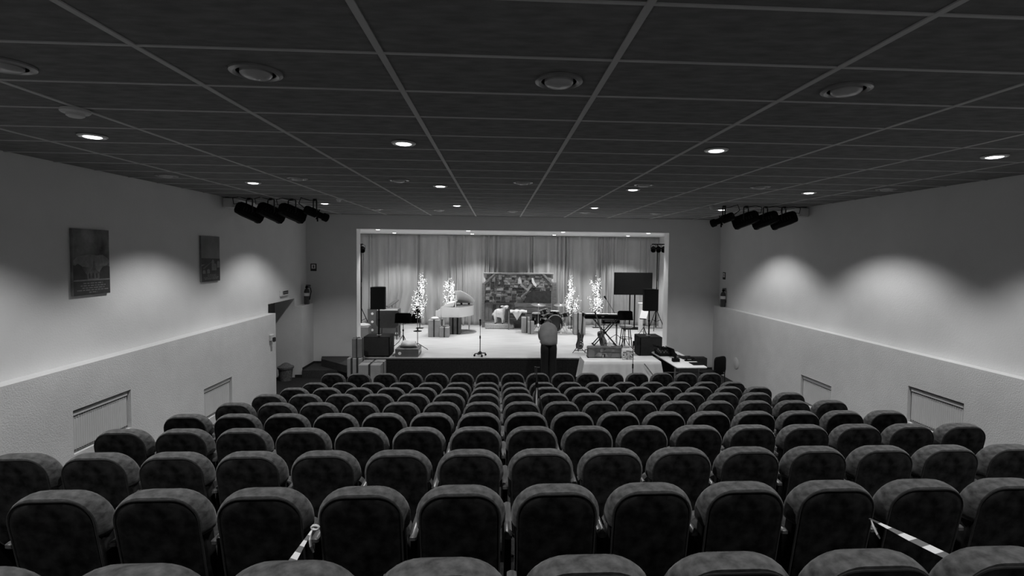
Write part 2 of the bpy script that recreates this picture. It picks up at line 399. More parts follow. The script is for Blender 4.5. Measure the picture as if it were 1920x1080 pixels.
# ------------------------------------------------------------------ wall fittings
def poster(label, y0, y1, z0, z1, kind):
    t = thing('poster', label, 'poster', (XL, (y0+y1)/2, z0)); W = y1-y0; H = z1-z0
    # local: +Y is away from the camera; u runs left to right in the photo = +Y
    link('canvas', G().box(0.004, .035, -W/2, W/2, 0, H), 'sky' if kind == 0 else 'sky2', t, smooth=False)
    X0, X1 = .035, .0365
    def flat(nm, poly, m, dx=0): link(nm, G().prism([(-W/2+a*W, b*H) for a, b in poly], X0+dx, X1+dx, 'x'), m, t, smooth=False)
    if kind == 0:
        flat('cloud', [(.0, .52), (.05, .45), (.4, .42), (.9, .44), (1, .5), (.93, .56), (.8, .61), (.62, .6), (.45, .62), (.25, .6), (.1, .58)], 'plight')
        flat('tree', [(0, .22), (.38, .22), (.36, .3), (.28, .36), (.22, .44), (.12, .48), (.05, .45), (0, .46)], 'pdark', .001)
        flat('tree', [(.68, .22), (1, .22), (1, .42), (.92, .44), (.8, .42), (.72, .36)], 'pdark', .001)
        flat('building', [(.36, .24), (.7, .24), (.7, .34), (.62, .37), (.58, .42), (.55, .56), (.53, .42), (.48, .37), (.36, .34)], 'pmid', .0014)
        for u in (.42, .52, .62): flat('doorway', [(u-.02, .25), (u+.02, .25), (u+.02, .31), (u, .335), (u-.02, .31)], 'pdark', .0022)
        flat('street', [(0, .215), (1, .215), (1, .235), (0, .235)], 'plight', .002)
        flat('caption_band', [(0, 0), (1, 0), (1, .215), (0, .215)], 'pdark', .0008)
        lines = [(.25, .78, .178), (.17, .86, .142), (.22, .83, .108), (.08, .95, .074), (.4, .62, .04)]
    else:
        flat('sea', [(0, .38), (1, .38), (1, .5), (0, .52)], 'pdark', .0005)
        flat('land', [(0, 0), (1, 0), (1, .46), (.75, .48), (.5, .44), (0, .34)], 'pdark', .001)
        flat('road', [(.05, .3), (.5, .43), (.55, .43), (.12, .28)], 'pmid', .0016)
        for a, b, h in ((.6, .24, .25), (.72, .24, .16), (.35, .18, .1), (.12, .18, .08), (.9, .3, .16)):
            flat('building', [(a-.07, b), (a+.07, b), (a+.07, b+h*.8), (a, b+h), (a-.07, b+h*.8)], 'plight', .002)
        lines = [(.3, .75, .15), (.3, .78, .12), (.1, .9, .09), (.15, .85, .06)]
    for a, b, z in lines:                                   # lines of lettering too small to read: word-long strokes
        u = a
        while u < b:
            l = rnd.uniform(.05, .13); flat('text_line', [(u, z-.007), (min(u+l, b), z-.007), (min(u+l, b), z+.007), (u, z+.007)], 'plight', .0026); u += l+.025
poster('large canvas poster of a spired building under dark clouds, nearer one on left wall', 6.44, 7.02, CZ-.577, CZ+.246, 0)
poster('canvas poster of a hillside town under hazy sky, farther one on left wall', 9.12, 9.70, CZ-.557, CZ+.249, 1)
def wall_speaker(label, x, y, s):
    t = thing('wall_speaker', label, 'speaker', (x, y, CZ+.80))
    link('cabinet', G().rbox(min(0, s*.2), max(0, s*.2), -.11, .11, 0, .19, .015), 'plastic', t)
    link('grille', G().box(s*.02 if s > 0 else -.18, s*.18 if s > 0 else -.02, -.118, -.11, .015, .175), 'offwhite', t)
    link('bracket', G().box(min(0, s*.06), max(0, s*.06), -.02, .02, .19, .235), 'dark', t)
wall_speaker('small white wall speaker high on the left wall', XL, 10.0, 1)
wall_speaker('small white wall speaker high on the right wall', XR, 10.1, -1)
t = thing('exit_sign', 'small white plate with dark panel above the left doorway', 'sign', (XL, 12.55, CZ-1.08))
link('plate', G().rbox(0, .05, -.2, .2, 0, .14, .008), 'plastic', t); link('panel', G().box(.05, .054, -.12, .17, .04, .12), 'dark', t)
for k in range(4): link('letter', G().box(.054, .056, -.09+k*.06, -.05+k*.06, .065, .095), 'steel', t)
t = thing('wall_switch', 'small dark control box on the end of the thick left wall', 'switch', (LL, 11.43, CZ-2.0))
link('housing', G().rbox(0, .06, -.07, .07, .02, .17, .015), 'plastic', t); link('lever', G().rbox(.06, .1, -.045, .045, 0, .10, .01), 'dark', t)
def sign_fire(label, loc, rz):
    t = thing('fire_sign', label, 'sign', loc, rz)
    link('plate', G().rbox(-.08, .08, -.012, 0, -.1, .1, .004), 'dark', t)
    link('pictogram', G().box(-.05, .05, -.015, -.012, -.035, .075).box(-.02, -.006, -.016, -.015, -.02, .05), 'paper', t)
    link('symbol', G().prism([(-.01, -.02), (.02, -.02), (.02, .045), (.005, .06), (-.01, .045)], -.018, -.0155), 'dark', t)
sign_fire('dark fire sign with white pictogram left of the stage', (-4.965, FY, CZ-.43), 0)
sign_fire('dark fire sign with white pictogram on the right wall', (XR, 13.75, CZ-.55), R(-90))
def extinguisher(label, loc):
    t = thing('fire_extinguisher', label, 'fire extinguisher', loc)
    link('cylinder', G().lathe([(.001, 0), (.062, 0), (.068, .02), (.068, .33), (.055, .385), (.028, .41), (.022, .43), (.001, .43)], 20), 'ext', t)
    link('valve', G().box(-.022, .022, -.022, .022, .43, .475).box(-.02, .1, -.012, .012, .47, .49).box(-.02, .095, -.012, .012, .5, .515), 'black', t)
    link('gauge', G().lathe([(.001, 0), (.025, 0), (.025, .02), (.001, .02)], 12, Matrix.Translation((0, -.02, .45)) @ Matrix.Rotation(R(90), 4, 'X')), 'black', t)
    link('hose', G().tube([(.03, 0, .45), (.1, -.01, .44), (.115, -.01, .34), (.09, -.01, .2), (.075, -.01, .12)], .012), 'black', t)
    link('label_band', G().lathe([(.0685, .22), (.0695, .22), (.0695, .3), (.0685, .3)], 20), 'paper', t)
extinguisher('dark fire extinguisher standing on the left ledge corner', (-5.03, 13.72, LZ+.012))
extinguisher('dark fire extinguisher standing on the right ledge end', (6.17, 13.62, LZ+.012))
t = thing('waste_bin', 'grey waste bin with lid cloth in the left doorway', 'bin', (-5.28, 12.95, 0))
link('body', G().lathe([(.001, 0), (.14, 0), (.175, .34), (.165, .34), (.13, .02), (.001, .02)], 20), 'bin', t)
g = G(); g.lathe([(.19, .30), (.195, .345), (.14, .37), (.09, .41), (.03, .44), (.001, .44)], 18); link('bag', g, 'bin', t)
t = thing('wall_vent', 'pale round vent disc low on the right wall', 'vent', (LR, 12.6, .5))
link('disc', G().lathe([(.001, 0), (.14, 0), (.15, .008), (.13, .015), (.001, .015)], 24, Matrix.Rotation(R(-90), 4, 'Y')), 'wall', t)

# ------------------------------------------------------------------ stage spotlights under the hall ceiling
def spotlight(label, x, y, d, profile=False):
    t = thing('stage_spotlight', label, 'spotlight', (x, y, CEIL-.002), 0, 'black spotlights under the hall ceiling')
    h = .27; dv = Vector(d).normalized(); side = Vector((dv.y, -dv.x, 0)).normalized()
    c = Vector((0, 0, -h)); T = Matrix.Translation(c) @ aim(dv); wd = .13 if not profile else .075
    a, b = side*wd, -side*wd
    link('yoke', G().tube([c+a, Vector((a.x, a.y, -.045)), Vector((a.x*.9, a.y*.9, -.03)), Vector((b.x*.9, b.y*.9, -.03)), Vector((b.x, b.y, -.045)), c+b], .012, 6), 'darkmetal', t)
    link('clamp', G().rbox(-.03, .03, -.03, .03, -.035, 0, .006), 'darkmetal', t)
    if not profile:
        bd = link('body', G().loft([[(sx*a_, sy*a_*1.02, z) for sx, sy in ((-1, -.55), (-.55, -1), (.55, -1), (1, -.55), (1, .55), (.55, 1), (-.55, 1), (-1, .55))] for a_, z in ((.085, -.24), (.105, -.22), (.118, -.1), (.118, .17), (.124, .175), (.124, .23), (.11, .24))], T=T), 'black', t)
        link('lens', G().lathe([(.001, .238), (.1, .238), (.1, .243), (.05, .252), (.001, .255)], 18, T), 'blackgl', t)
        g = G()
        for k in range(5): g.box(-.121, .121, -.03, .03, -.16+k*.05, -.15+k*.05, T)
        link('cooling_fins', g, 'darkmetal', t)
        link('cable', G().tube([c-dv*.2+Vector((0, 0, .08)), c-dv*.3+Vector((0, 0, .02)), c-dv*.32+Vector((0, 0, .12)), c-dv*.2+Vector((0, 0, .2)), Vector((0, 0, -.03))], .007, 6), 'black', t)
    else:
        link('body', G().lathe([(.001, -.2), (.07, -.2), (.085, -.16), (.085, .02), (.06, .04), (.06, .16), (.08, .17), (.08, .25), (.07, .26), (.001, .26)], 16, T), 'black', t)
        link('knob', G().tube([c+Vector((0, 0, -.05))+dv*.05, c+Vector((0, 0, -.14))+dv*.05], .014, 6), 'black', t)
        link('shutter', G().box(-.1, .1, -.012, .012, .03, .05, T).box(-.012, .012, -.1, .1, .05, .065, T), 'black', t)
        link('cable', G().tube([c-dv*.18, c-dv*.32+Vector((0, 0, .06)), c-dv*.28+Vector((0, 0, .18)), c-dv*.1+Vector((0, 0, .2)), Vector((0, 0, -.03))], .008, 6), 'black', t)
def batten(label, x0, x1):
    o = link('lighting_rail', G().rbox(x0, x1, 9.97, 10.03, CEIL-.024, CEIL-.002, .004), 'darkmetal', None); tag(o, label, 'rail')
for i, (x, dd) in enumerate(((-4.72, (.9, 1, -.55)), (-4.32, (.9, 1, -.55)), (-3.93, (.8, 1, -.45)), (-3.5, (.9, .8, -.42)))):
    spotlight('black ceiling spotlight, %s from the left in the left bank' % ORD[i], x, 10.0, dd, i == 3)
for i, (x, dd) in enumerate(((4.5, (-.9, .8, -.42)), (4.95, (-1, 1, -.5)), (5.35, (-1, 1, -.5)), (5.73, (-1, 1, -.5)))):
    spotlight('black ceiling spotlight, %s from the left in the right bank' % ORD[i], x, 10.0, dd, i == 0)

# ------------------------------------------------------------------ auditorium seats
def rr(wd, z0, z1, rt, rb, y, n=7):
    """rounded rectangle in the XZ plane"""
    pts = []
    for cx, cz, r, a0 in ((wd-rt, z1-rt, rt, 0), (-wd+rt, z1-rt, rt, 90), (-wd+rb, z0+rb, rb, 180), (wd-rb, z0+rb, rb, 270)):
        for k in range(n):
            a = R(a0+90*k/(n-1)); pts.append((cx+r*math.cos(a), y, cz+r*math.sin(a)))
    return pts
PIT = .4945
def build_seat():
    t = thing('theatre_seat', '', 'seat', (0, 0, 0), 0, 'dark velvet auditorium seats in rows')
    LEAN = Matrix(((1, 0, 0, 0), (0, 1, -.2, .172), (0, 0, 1, 0), (0, 0, 0, 1)))      # reclined back
    prof = [(.040, .034, -.058), (.032, .020, -.067), (.022, .009, -.064), (.012, .003, -.048), (.004, .0, -.022), (0, 0, .0), (0, .003, .02), (.008, .012, .042), (.03, .033, .056), (.06, .06, .06)]
    H = .895; W = .232
    link('back_cushion', G().loft([rr(W-i, .655+j*.3, H-j, max(.165-i*.9, .06), .045, y, 9) for i, j, y in prof], T=LEAN), 'velvet', t, key='cush')
    link('back_shell', G().loft([rr(.205-i, .2+i, .72, .03, .05, y) for i, y in ((.012, -.05), (0, -.04), (0, .03), (.012, .045))], T=LEAN), 'velvetd', t, key='shell')
    link('rear_panel', G().loft([rr(.2-i, .24+i, H-.024-i, .122-i*.5, .05, y, 9) for i, y in ((.0, -.05), (0, -.064), (.006, -.07), (.03, -.073))], T=LEAN), 'velvetd', t, key='rear')
    pth = rr(.201, .24, H-.023, .122, .05, -.068, 9); link('piping', G().tube(pth+[pth[0]], .0045, 6, T=LEAN), 'pipe', t, key='pip')
    link('seat_cushion', G().loft([rr(.205-i, .22+i, .60-i, .07, .07, y) for i, y in ((.03, .19), (0, .21), (0, .28), (.03, .305))]), 'velvet', t, key='cus2')
    link('leg', G().box(-PIT/2-.018, -PIT/2+.018, .06, .28, 0, .60).box(-PIT/2-.03, -PIT/2+.03, .0, .34, 0, .03), 'black', t, smooth=False, key='leg')
    link('armrest', G().rbox(-PIT/2-.02, -PIT/2+.02, .0, .36, .60, .632, .008), 'armwood', t, key='arm')
    return t
proto = build_seat(); first = True
ROWN = ['front row by the stage', 'second row from the stage', 'third row from the stage', 'fourth row from the stage', 'fifth row from the stage', 'sixth row from the stage', 'seventh row from the stage', 'eighth row from the stage', 'row just ahead of the nearest', 'nearest row at the picture bottom']
SEAT = {}
for i in range(10):
    js = []
    for j in range(16):
        x = -3.147+PIT*j; px = [proj((x+s, ROWY[i], TOPZ[i]))[0] for s in (-.22, .22)]
        if px[1] > 4 and px[0] < 1916: js.append(j)
    for n, j in enumerate(js):
        o = proto if first else copytree(proto); first = False
        o.location = (-3.147+PIT*j, ROWY[i], FLZ[i]); SEAT[i, j] = o
        o['label'] = 'dark velvet auditorium seat, %s from the left in the %s' % (ORD[n], ROWN[i])
        if j == 15 and i < 8:
            link('armrest', None, 'wood', o, key='arm', loc=(PIT, 0, 0)); link('leg', None, 'black', o, key='leg', loc=(PIT, 0, 0))

# barrier tapes
def ribbon(name, path, ws, nrm, label, flip=0):
    g = G(); v = []; f = []; mi = []
    P = [Vector(p) for p in path]; n = len(P)
    for k, p in enumerate(P):
        t_ = (P[min(k+1, n-1)]-P[max(k-1, 0)]).normalized(); b = t_.cross(Vector(nrm)).normalized()*ws[k]/2; nn = Vector(nrm).normalized()*.0006
        v += [p+b+nn, p-b+nn, p-b-nn, p+b-nn]
    for k in range(n-1):
        for q in range(4):
            r_ = (q+1) % 4; f.append((4*k+q, 4*k+r_, 4*k+4+r_, 4*k+4+q)); mi.append((k//2+flip) % 2)
    g.v = [tuple(p) for p in v]; g.f = f; g.mi = mi
    return link(name, g, ('tape1', 'tape2'), None, smooth=False)
def lerp_path(a, b, n, sag=0):
    return [a.lerp(b, k/n)+Vector((0, 0, -sag*4*(k/n)*(1-k/n))) for k in range(n+1)]
t = thing('barrier_tape', 'striped barrier tape tied to the armrest left of centre', 'tape', at(588, 994, y=2.53))
a = at(585, 994, y=2.53); b = at(533, 1076, y=1.95)
o = ribbon('tape_strip', [p-Vector(t.location) for p in lerp_path(a, b, 14)], [.008+.03*k/14 for k in range(15)], (-.3, 1, -.55), ''); o.parent = t
a2 = at(584, 995, y=2.52); pts = [a2, at(581, 1012, y=2.5), at(583, 1025, y=2.5), at(588, 1036, y=2.5)]
o = ribbon('tape_tail', [p-Vector(t.location) for p in pts], [.008, .012, .012, .008], (.2, -1, .2), ''); o.parent = t
pts = [at(585+7*math.sin(q)+6, 991-4*math.cos(q)-2, y=2.53) for q in [k*.7 for k in range(10)]]
link('knot', G().tube([p-Vector(t.location) for p in pts], .006, 6), 'tape1', t)
t = thing('barrier_tape', 'striped barrier tape tied between seats at the lower right', 'tape', at(1632, 973, y=2.5))
a = at(1630, 972, y=2.5); b = at(1790, 1050, y=1.93)
o = ribbon('tape_strip', [p-Vector(t.location) for p in lerp_path(a, b, 14)], [.008+.03*min(1, k/8) for k in range(15)], (-.5, -1, 1.4), '', 1); o.parent = t
pts = [at(1633, 975, y=2.49), at(1638, 988, y=2.48), at(1645, 1002, y=2.48), at(1650, 1010, y=2.48)]
o = ribbon('tape_tail', [p-Vector(t.location) for p in pts], [.008, .012, .012, .008], (.2, -1, .2), ''); o.parent = t

# tripod standing among the seats
zf = FLZ[4]; bp = at(1006, 748, y=6.78)
t = thing('tripod', 'dark tripod with pale pole standing among the middle seats', 'tripod', (bp.x, 6.78, zf))
hub = at(1005, 722, y=6.78).z-zf; top = at(1005, 688, y=6.78).z-zf
link('centre_pole', G().tube([(0, 0, hub-.3), (0, 0, hub)], .012), 'plastic', t)
link('upper_pole', G().tube([(0, 0, hub), (-.005, 0, top)], .008), 'dark', t)
link('collar', G().tube([(0, 0, hub-.03), (0, 0, hub+.04)], .02), 'black', t)
link('head', G().tube([(-.03, 0, top), (.03, 0, top-.008)], .006).tube([(-.025, 0, top), (-.025, -.02, top-.14)], .005).ball((-.025, 0, top), .010).ball((.03, 0, top-.008), .010), 'dark', t)
for a_ in (-15, 105, 225):
    e_ = (.24*math.cos(R(a_)), .1*math.sin(R(a_)), .01); link('leg', G().tube([(0, 0, hub), (e_[0]*.5, e_[1]*.5, hub*.5), e_], .010), 'dark', t)
    link('brace', G().tube([(0, 0, hub*.42), (e_[0]*.62, e_[1]*.62, hub*.38)], .006), 'steel', t)
# ------------------------------------------------------------------ curtains at the back of the stage
def curtain(label, x0, x1, y, seed, m='curtain', left=None, right=None, z0=STZ+.004, z1=STC-.012, amp=1.0):
    """pleated cloth; left/right: functions z -> x shift of that edge (cloth pulled aside)"""
    q = random.Random(seed); g = G(); nx = int((x1-x0)*44); nz = 22; v = []; f = []
    cum = [0.0]; ph = 0
    widths = []; s = 0
    while s < 1.0: d = q.choice((.06, .09, .12, .16, .24, .36))*q.uniform(.8, 1.2)/(x1-x0); widths.append((s, d, q.choice((.25, .5, .8, 1.3, 1.6)))); s += d
    def fold(u):
        for s, d, a in widths:
            if s <= u < s+d: return a*math.sin(math.pi*(u-s)/d)**2
        return 0
    for k in range(nz+1):
        tz = k/nz; z = z1+(z0-z1)*tz
        for i in range(nx+1):
            u = i/nx; x = x0+(x1-x0)*u
            sl = left(z) if left else 0; sr_ = right(z) if right else 0
            x += sl*(1-u)**1.5+sr_*u**1.5
            dr = .02*math.sin(7*u*math.pi+seed+tz*2.2)*tz
            yy = y-.13*amp*fold(min(max(u+dr*.4, 0), .9999))*(.55+.45*tz)-.03*math.sin(u*9+seed)-.07*max(0, tz-.88)/.12*fold(u)
            v.append((x, yy, z))
    for k in range(nz):
        for i in range(nx):
            a = k*(nx+1)+i; f.append((a, a+1, a+nx+2, a+nx+1))
    g.v = v; g.f = f
    o = link('stage_curtain', g, m, None, ang=80); sm = o.modifiers.new('thickness', 'SOLIDIFY'); sm.thickness = .006
    return tag(o, label, 'curtain', 'grey stage curtains')
CYB = 18.95
def px2x(px, y): return at(px, 540, y=y).x
ga = at(787, 548, y=CYB)
def gapL(z): return -max(0, (ga.z-z))*.33-(max(0, ga.z-z)/1.3)**4*.25
def gapR(z): return max(0, (ga.z-z))*.03
bx = [SX0+.02, ga.x+.02, px2x(906, CYB), px2x(1043, CYB), px2x(1136, CYB), SX1-.02]
curtain('grey stage curtain at far left behind the loudspeaker', bx[0], bx[1]+.03, CYB+.1, 3, right=gapL, amp=.6)
curtain('grey stage curtain behind the white grand piano', bx[1], bx[2]+.02, CYB-.02, 5, left=gapR)
curtain('grey stage curtain behind the stone wall backdrop', bx[2], bx[3]+.02, CYB-.03, 8)
curtain('grey stage curtain behind the two right lit trees', bx[3], bx[4]+.02, CYB, 11)
curtain('grey stage curtain behind the large dark television', bx[4], bx[5], CYB-.03, 14, amp=.7)

# ------------------------------------------------------------------ stable backdrop (printed stone wall between posts)
BDY = 18.28; q = mpp(BDY); b0 = at(905, 612, y=BDY)
t = thing('stable_backdrop', 'stone wall stable backdrop with wooden posts and braces', 'backdrop', (b0.x, BDY, STZ))
def U(px): return (px-905)*q
def V(py): return (613.5-py)*q
link('board', G().box(U(906), U(1037), .05, .09, .0, V(511)), 'mortar', t, smooth=False)
stn = random.Random(4); zz = V(567)
rowi = 0
while zz < V(513):
    h = stn.uniform(.08, .135); h = min(h, V(512)-zz)
    if h < .05: break
    x = U(909)-stn.uniform(0, .1)
    while x < U(1034):
        wd = stn.uniform(.08, .27); xa, xb = max(x, U(909)), min(x+wd, U(1034)); x += wd
        if xb-xa < .06: continue
        if xa > U(982) and zz < V(546): continue
        xb = min(xb, U(986)) if zz < V(546) and xb > U(986) else xb
        j = lambda: stn.uniform(-.012, .012)
        gz = .011; dy = stn.uniform(.015, .045)
        poly = [(xa+gz+j(), zz+gz+j()), (xb-gz+j(), zz+gz+j()), (xb-gz+j(), zz+h-gz+j()), ((xa+xb)/2, zz+h-gz*.6+j()), (xa+gz+j(), zz+h-gz+j())]
        inn = [((a-(xa+xb)/2)*.88+(xa+xb)/2, (b-zz-h/2)*.85+zz+h/2) for a, b in poly]
        g = G().loft([[(a, .052, b) for a, b in poly], [(a, .05-dy*.6, b) for a, b in poly], [(a, .05-dy, b) for a, b in inn]], c0=False)
        link('stone', g, stn.choice(['st0', 'st0', 'st1', 'st1', 'st1', 'st2', 'st2']), t, smooth=False)
    zz += h; rowi += 1
link('dark_opening', G().prism([(U(983), V(566)), (U(1034), V(566)), (U(1034), V(543)), (U(1018), V(545)), (U(1000), V(543)), (U(990), V(549)), (U(984), V(557))], .0, .045), 'st0', t, smooth=False)
def bar(nm, a, b, wd, y0, y1, m='woodm', par=t):
    a = Vector((U(a[0]), V(a[1]))); b = Vector((U(b[0]), V(b[1]))); d = (b-a).normalized(); n = Vector((-d.y, d.x))*wd/2
    return link(nm, G().prism([tuple(a-n), tuple(b-n), tuple(b+n), tuple(a+n)], y0, y1), m, par, smooth=False)
bar('post', (906, 613.4), (906, 530), .1, -.03, .06); bar('post', (1041, 613.4), (1039, 528), .15, -.03, .07, 'woodm')
bar('brace', (906, 532), (928, 511.5), .06, -.035, -.005, 'woodm'); bar('brace', (1017, 511.5), (1037, 532), .07, -.035, -.005, 'woodm')
bar('top_rail', (905, 511), (1038, 511), .03, -.04, .09, 'wood'); bar('rail', (908, 568.5), (964, 568.5), .05, -.03, .05, 'woodd')
for k in range(8):
    xa = 909+k*7; link('plank', G().box(U(xa)+.008, U(xa+7)-.008, .0+.012*(k % 3), .05, V(600), V(570)), ['woodm', 'woodm', 'woodd', 'kraftm'][k*7 % 4], t, smooth=False)
for k, (ya, yb) in enumerate(((574, 567.5), (586, 575), (598, 587))):
    link('beam', G().prism([(U(964), V(ya)), (U(1034), V(ya+(2 if k == 0 else 0))), (U(1034), V(yb+(2 if k else 0))), (U(975), V(yb)), (U(966), V(yb+2))], -.04, .05), ('woodm', 'woodm', 'woodm')[k], t, smooth=False)
link('low_chest', G().box(U(964), U(1000), -.05, .05, 0, V(600)), 'woodm', t, smooth=False)
link('dove', G().prism([(U(996), V(520)), (U(999), V(520)), (U(1002), V(528)), (U(1006), V(533)), (U(1004), V(537)), (U(1000), V(533)), (U(997), V(528))], -.03, .0), 'white', t)
link('angel_wing', G().prism([(U(974), V(533)), (U(981), V(539)), (U(990), V(545)), (U(995), V(538)), (U(998), V(532)), (U(994), V(531)), (U(988), V(540)), (U(982), V(535)), (U(978), V(530))], -.03, .0), 'st2', t)
link('straw_tuft', G().prism([(U(970), V(531)), (U(971), V(521)), (U(974), V(517)), (U(977), V(524)), (U(978), V(531))], -.02, .01), 'mortar', t)
link('branch', G().tube([(U(978), 0, V(557)), (U(983), -.02, V(551)), (U(990), -.02, V(545))], [.05, .045, .03]).ball((U(981), 0, V(556)), (.1, .04, .09)), 'st1', t)
for k, (a, b) in enumerate(((922, 536), (925, 522), (930, 531), (937, 518), (940, 530))):
    link('figure_patch', G().prism([(U(a-3), V(b+5)), (U(a+3), V(b+6)), (U(a+3), V(b-4)), (U(a), V(b-8)), (U(a-3), V(b-3))], -.015, .02), ('st0', 'st1')[k % 2], t, smooth=False)
# hay bed with lamb
hb = at(910, 613.5, z=STZ); HZ = .17
t = thing('hay_bed', 'low straw covered bed in front of the stone backdrop', 'hay', (0, 0, 0))
x0, x1 = px2x(910, 17.95), px2x(963, 17.95)
link('straw_block', G().rbox(x0, x1, 17.9, 18.22, STZ, STZ+HZ, .03), 'hay', t)
g = G()
for k in range(90):
    a = Vector((rnd.uniform(x0, x1), rnd.uniform(17.9, 18.2), STZ+HZ)); d = Vector((rnd.uniform(-.1, .1), rnd.uniform(-.05, .05), rnd.uniform(.0, .05)))
    g.tube([a, a+d], .005, 4)
o = link('straw', g, 'hay', t); o['kind'] = 'stuff'

def skinned(name, verts, edges, radii, m, parent=None, levels=2, root=0):
    me = bpy.data.meshes.new(name); me.from_pydata([tuple(v) for v in verts], edges, []); o = bpy.data.objects.new(name, me); COL.objects.link(o)
    sk = o.modifiers.new('skin', 'SKIN'); sk.use_smooth_shade = True
    for i, sv in enumerate(me.skin_vertices[0].data):
        r = radii[i]; sv.radius = (r, r) if not isinstance(r, tuple) else r
        sv.use_root = (i == root)
    ss = o.modifiers.new('subd', 'SUBSURF'); ss.levels = levels; ss.render_levels = levels
    bpy.context.view_layer.update()
    dg = bpy.context.evaluated_depsgraph_get(); nm = bpy.data.meshes.new_from_object(o.evaluated_get(dg))
    o.modifiers.clear(); o.data = nm; nm.name = name; bpy.data.meshes.remove(me)
    nm.materials.clear(); nm.materials.append(M[m])
    nm.polygons.foreach_set('use_smooth', [True]*len(nm.polygons))
    if parent: o.parent = parent
    return o
lp = at(935.5, 606, y=18.02)
t = thing('lamb', 'white lamb figure standing on the straw by the backdrop', 'lamb', (lp.x, 18.03, STZ+HZ+.004)); t.scale = (.86, .86, 1.12)
V_ = [(-.15, 0, .33), (0, 0, .34), (.14, 0, .36), (.20, 0, .44), (.23, -.02, .52), (.30, -.06, .52), (.37, -.09, .50),
      (-.16, -.05, .2), (-.15, -.06, .11), (-.15, -.06, .012), (-.13, .06, .2), (-.10, .06, .11), (-.11, .06, .012),
      (.13, -.05, .2), (.14, -.055, .1), (.15, -.06, .012), (.16, .05, .2), (.2, .055, .1), (.22, .055, .012), (-.23, 0, .32), (-.27, 0, .25)]
E_ = [(0, 1), (1, 2), (2, 3), (3, 4), (4, 5), (5, 6), (0, 7), (7, 8), (8, 9), (0, 10), (10, 11), (11, 12), (2, 13), (13, 14), (14, 15), (2, 16), (16, 17), (17, 18), (0, 19), (19, 20)]
skinned('body', V_, E_, [.12, .115, .115, .075, .07, .06, .035, .06, .034, .03, .06, .034, .03, .055, .03, .028, .055, .03, .028, .05, .03], 'wool', t, root=1)
link('fleece', G().ball((0, 0, .345), (.225, .125, .13), 18), 'wool', t)
for s in (-1, 1):
    link('ear', G().ball((.23+(-.10 if s < 0 else .09), -.03+s*.03, .55), (.075, .022, .03), 10), 'wool', t)
    link('eye', G().ball((.31, -.06+s*.045-.02, .535), .009, 8), 'black', t)
link('nose', G().ball((.40, -.10, .495), (.014, .018, .014), 8), 'st1', t)
for (x, y) in ((-.15, -.06), (-.11, .06), (.15, -.06), (.22, .055)): link('hoof', G().lathe([(.001, 0), (.034, 0), (.03, .03), (.001, .032)], 10, Matrix.Translation((x, y, 0))), 'dark', t)
# manger table with cloth
mp_ = at(953, 618, z=STZ); MY = 17.75
t = thing('manger', 'small wooden manger with sloping legs before the stone backdrop', 'manger', (0, 0, 0)); qm = mpp(MY)
mx0, mx1 = px2x(953.5, MY), px2x(988, MY); mz = at(970, 586, y=MY).z
for k, z in enumerate((0, .09, .18)): link('slat', G().box(mx0, mx1, MY-.02, MY+.01, mz-.24+z, mz-.17+z), 'woodd', t, smooth=False); link('slat', G().box(mx0, mx1, MY+.36, MY+.39, mz-.24+z, mz-.17+z), 'woodd', t, smooth=False)
link('bottom', G().box(mx0, mx1, MY+.01, MY+.36, mz-.26, mz-.22), 'woodd', t, smooth=False)
for x in (mx0+.02, mx1-.03):
    for y in (MY, MY+.36): link('leg', G().box(x-.025, x+.025, y-.03, y+.03, STZ, mz+.02), 'woodm', t, smooth=False)
g = G(); nx, ny = 26, 14; v = []; cxm = (mx0+mx1)/2
for j in range(ny+1):
    for i in range(nx+1):
        u = i/nx; vv = j/ny; x = mx0+.06+(mx1-mx0-.05)*u
        tri = max(0, 1-abs((u-.42)/.27))
        if vv > .5: s = (vv-.5)*2; y = MY-.03-.01*math.sin(u*22); z = mz+.028-s*(.035+.27*tri)
        else: y = MY+.4-vv*2*.43; z = mz+.03+.05*abs(math.sin(u*9+vv*5))*math.sin(math.pi*min(1, vv*2)*.9)+.015*math.sin(u*3.1)
        v.append((x, y, z))
f = [(j*(nx+1)+i, j*(nx+1)+i+1, (j+1)*(nx+1)+i+1, (j+1)*(nx+1)+i) for j in range(ny) for i in range(nx)]
g.v = v; g.f = f
o = link('manger_cloth', g, 'cloth', None, ang=80); o.modifiers.new('thickness', 'SOLIDIFY').thickness = .006; tag(o, 'white cloth with hanging triangle draped over the manger', 'cloth')

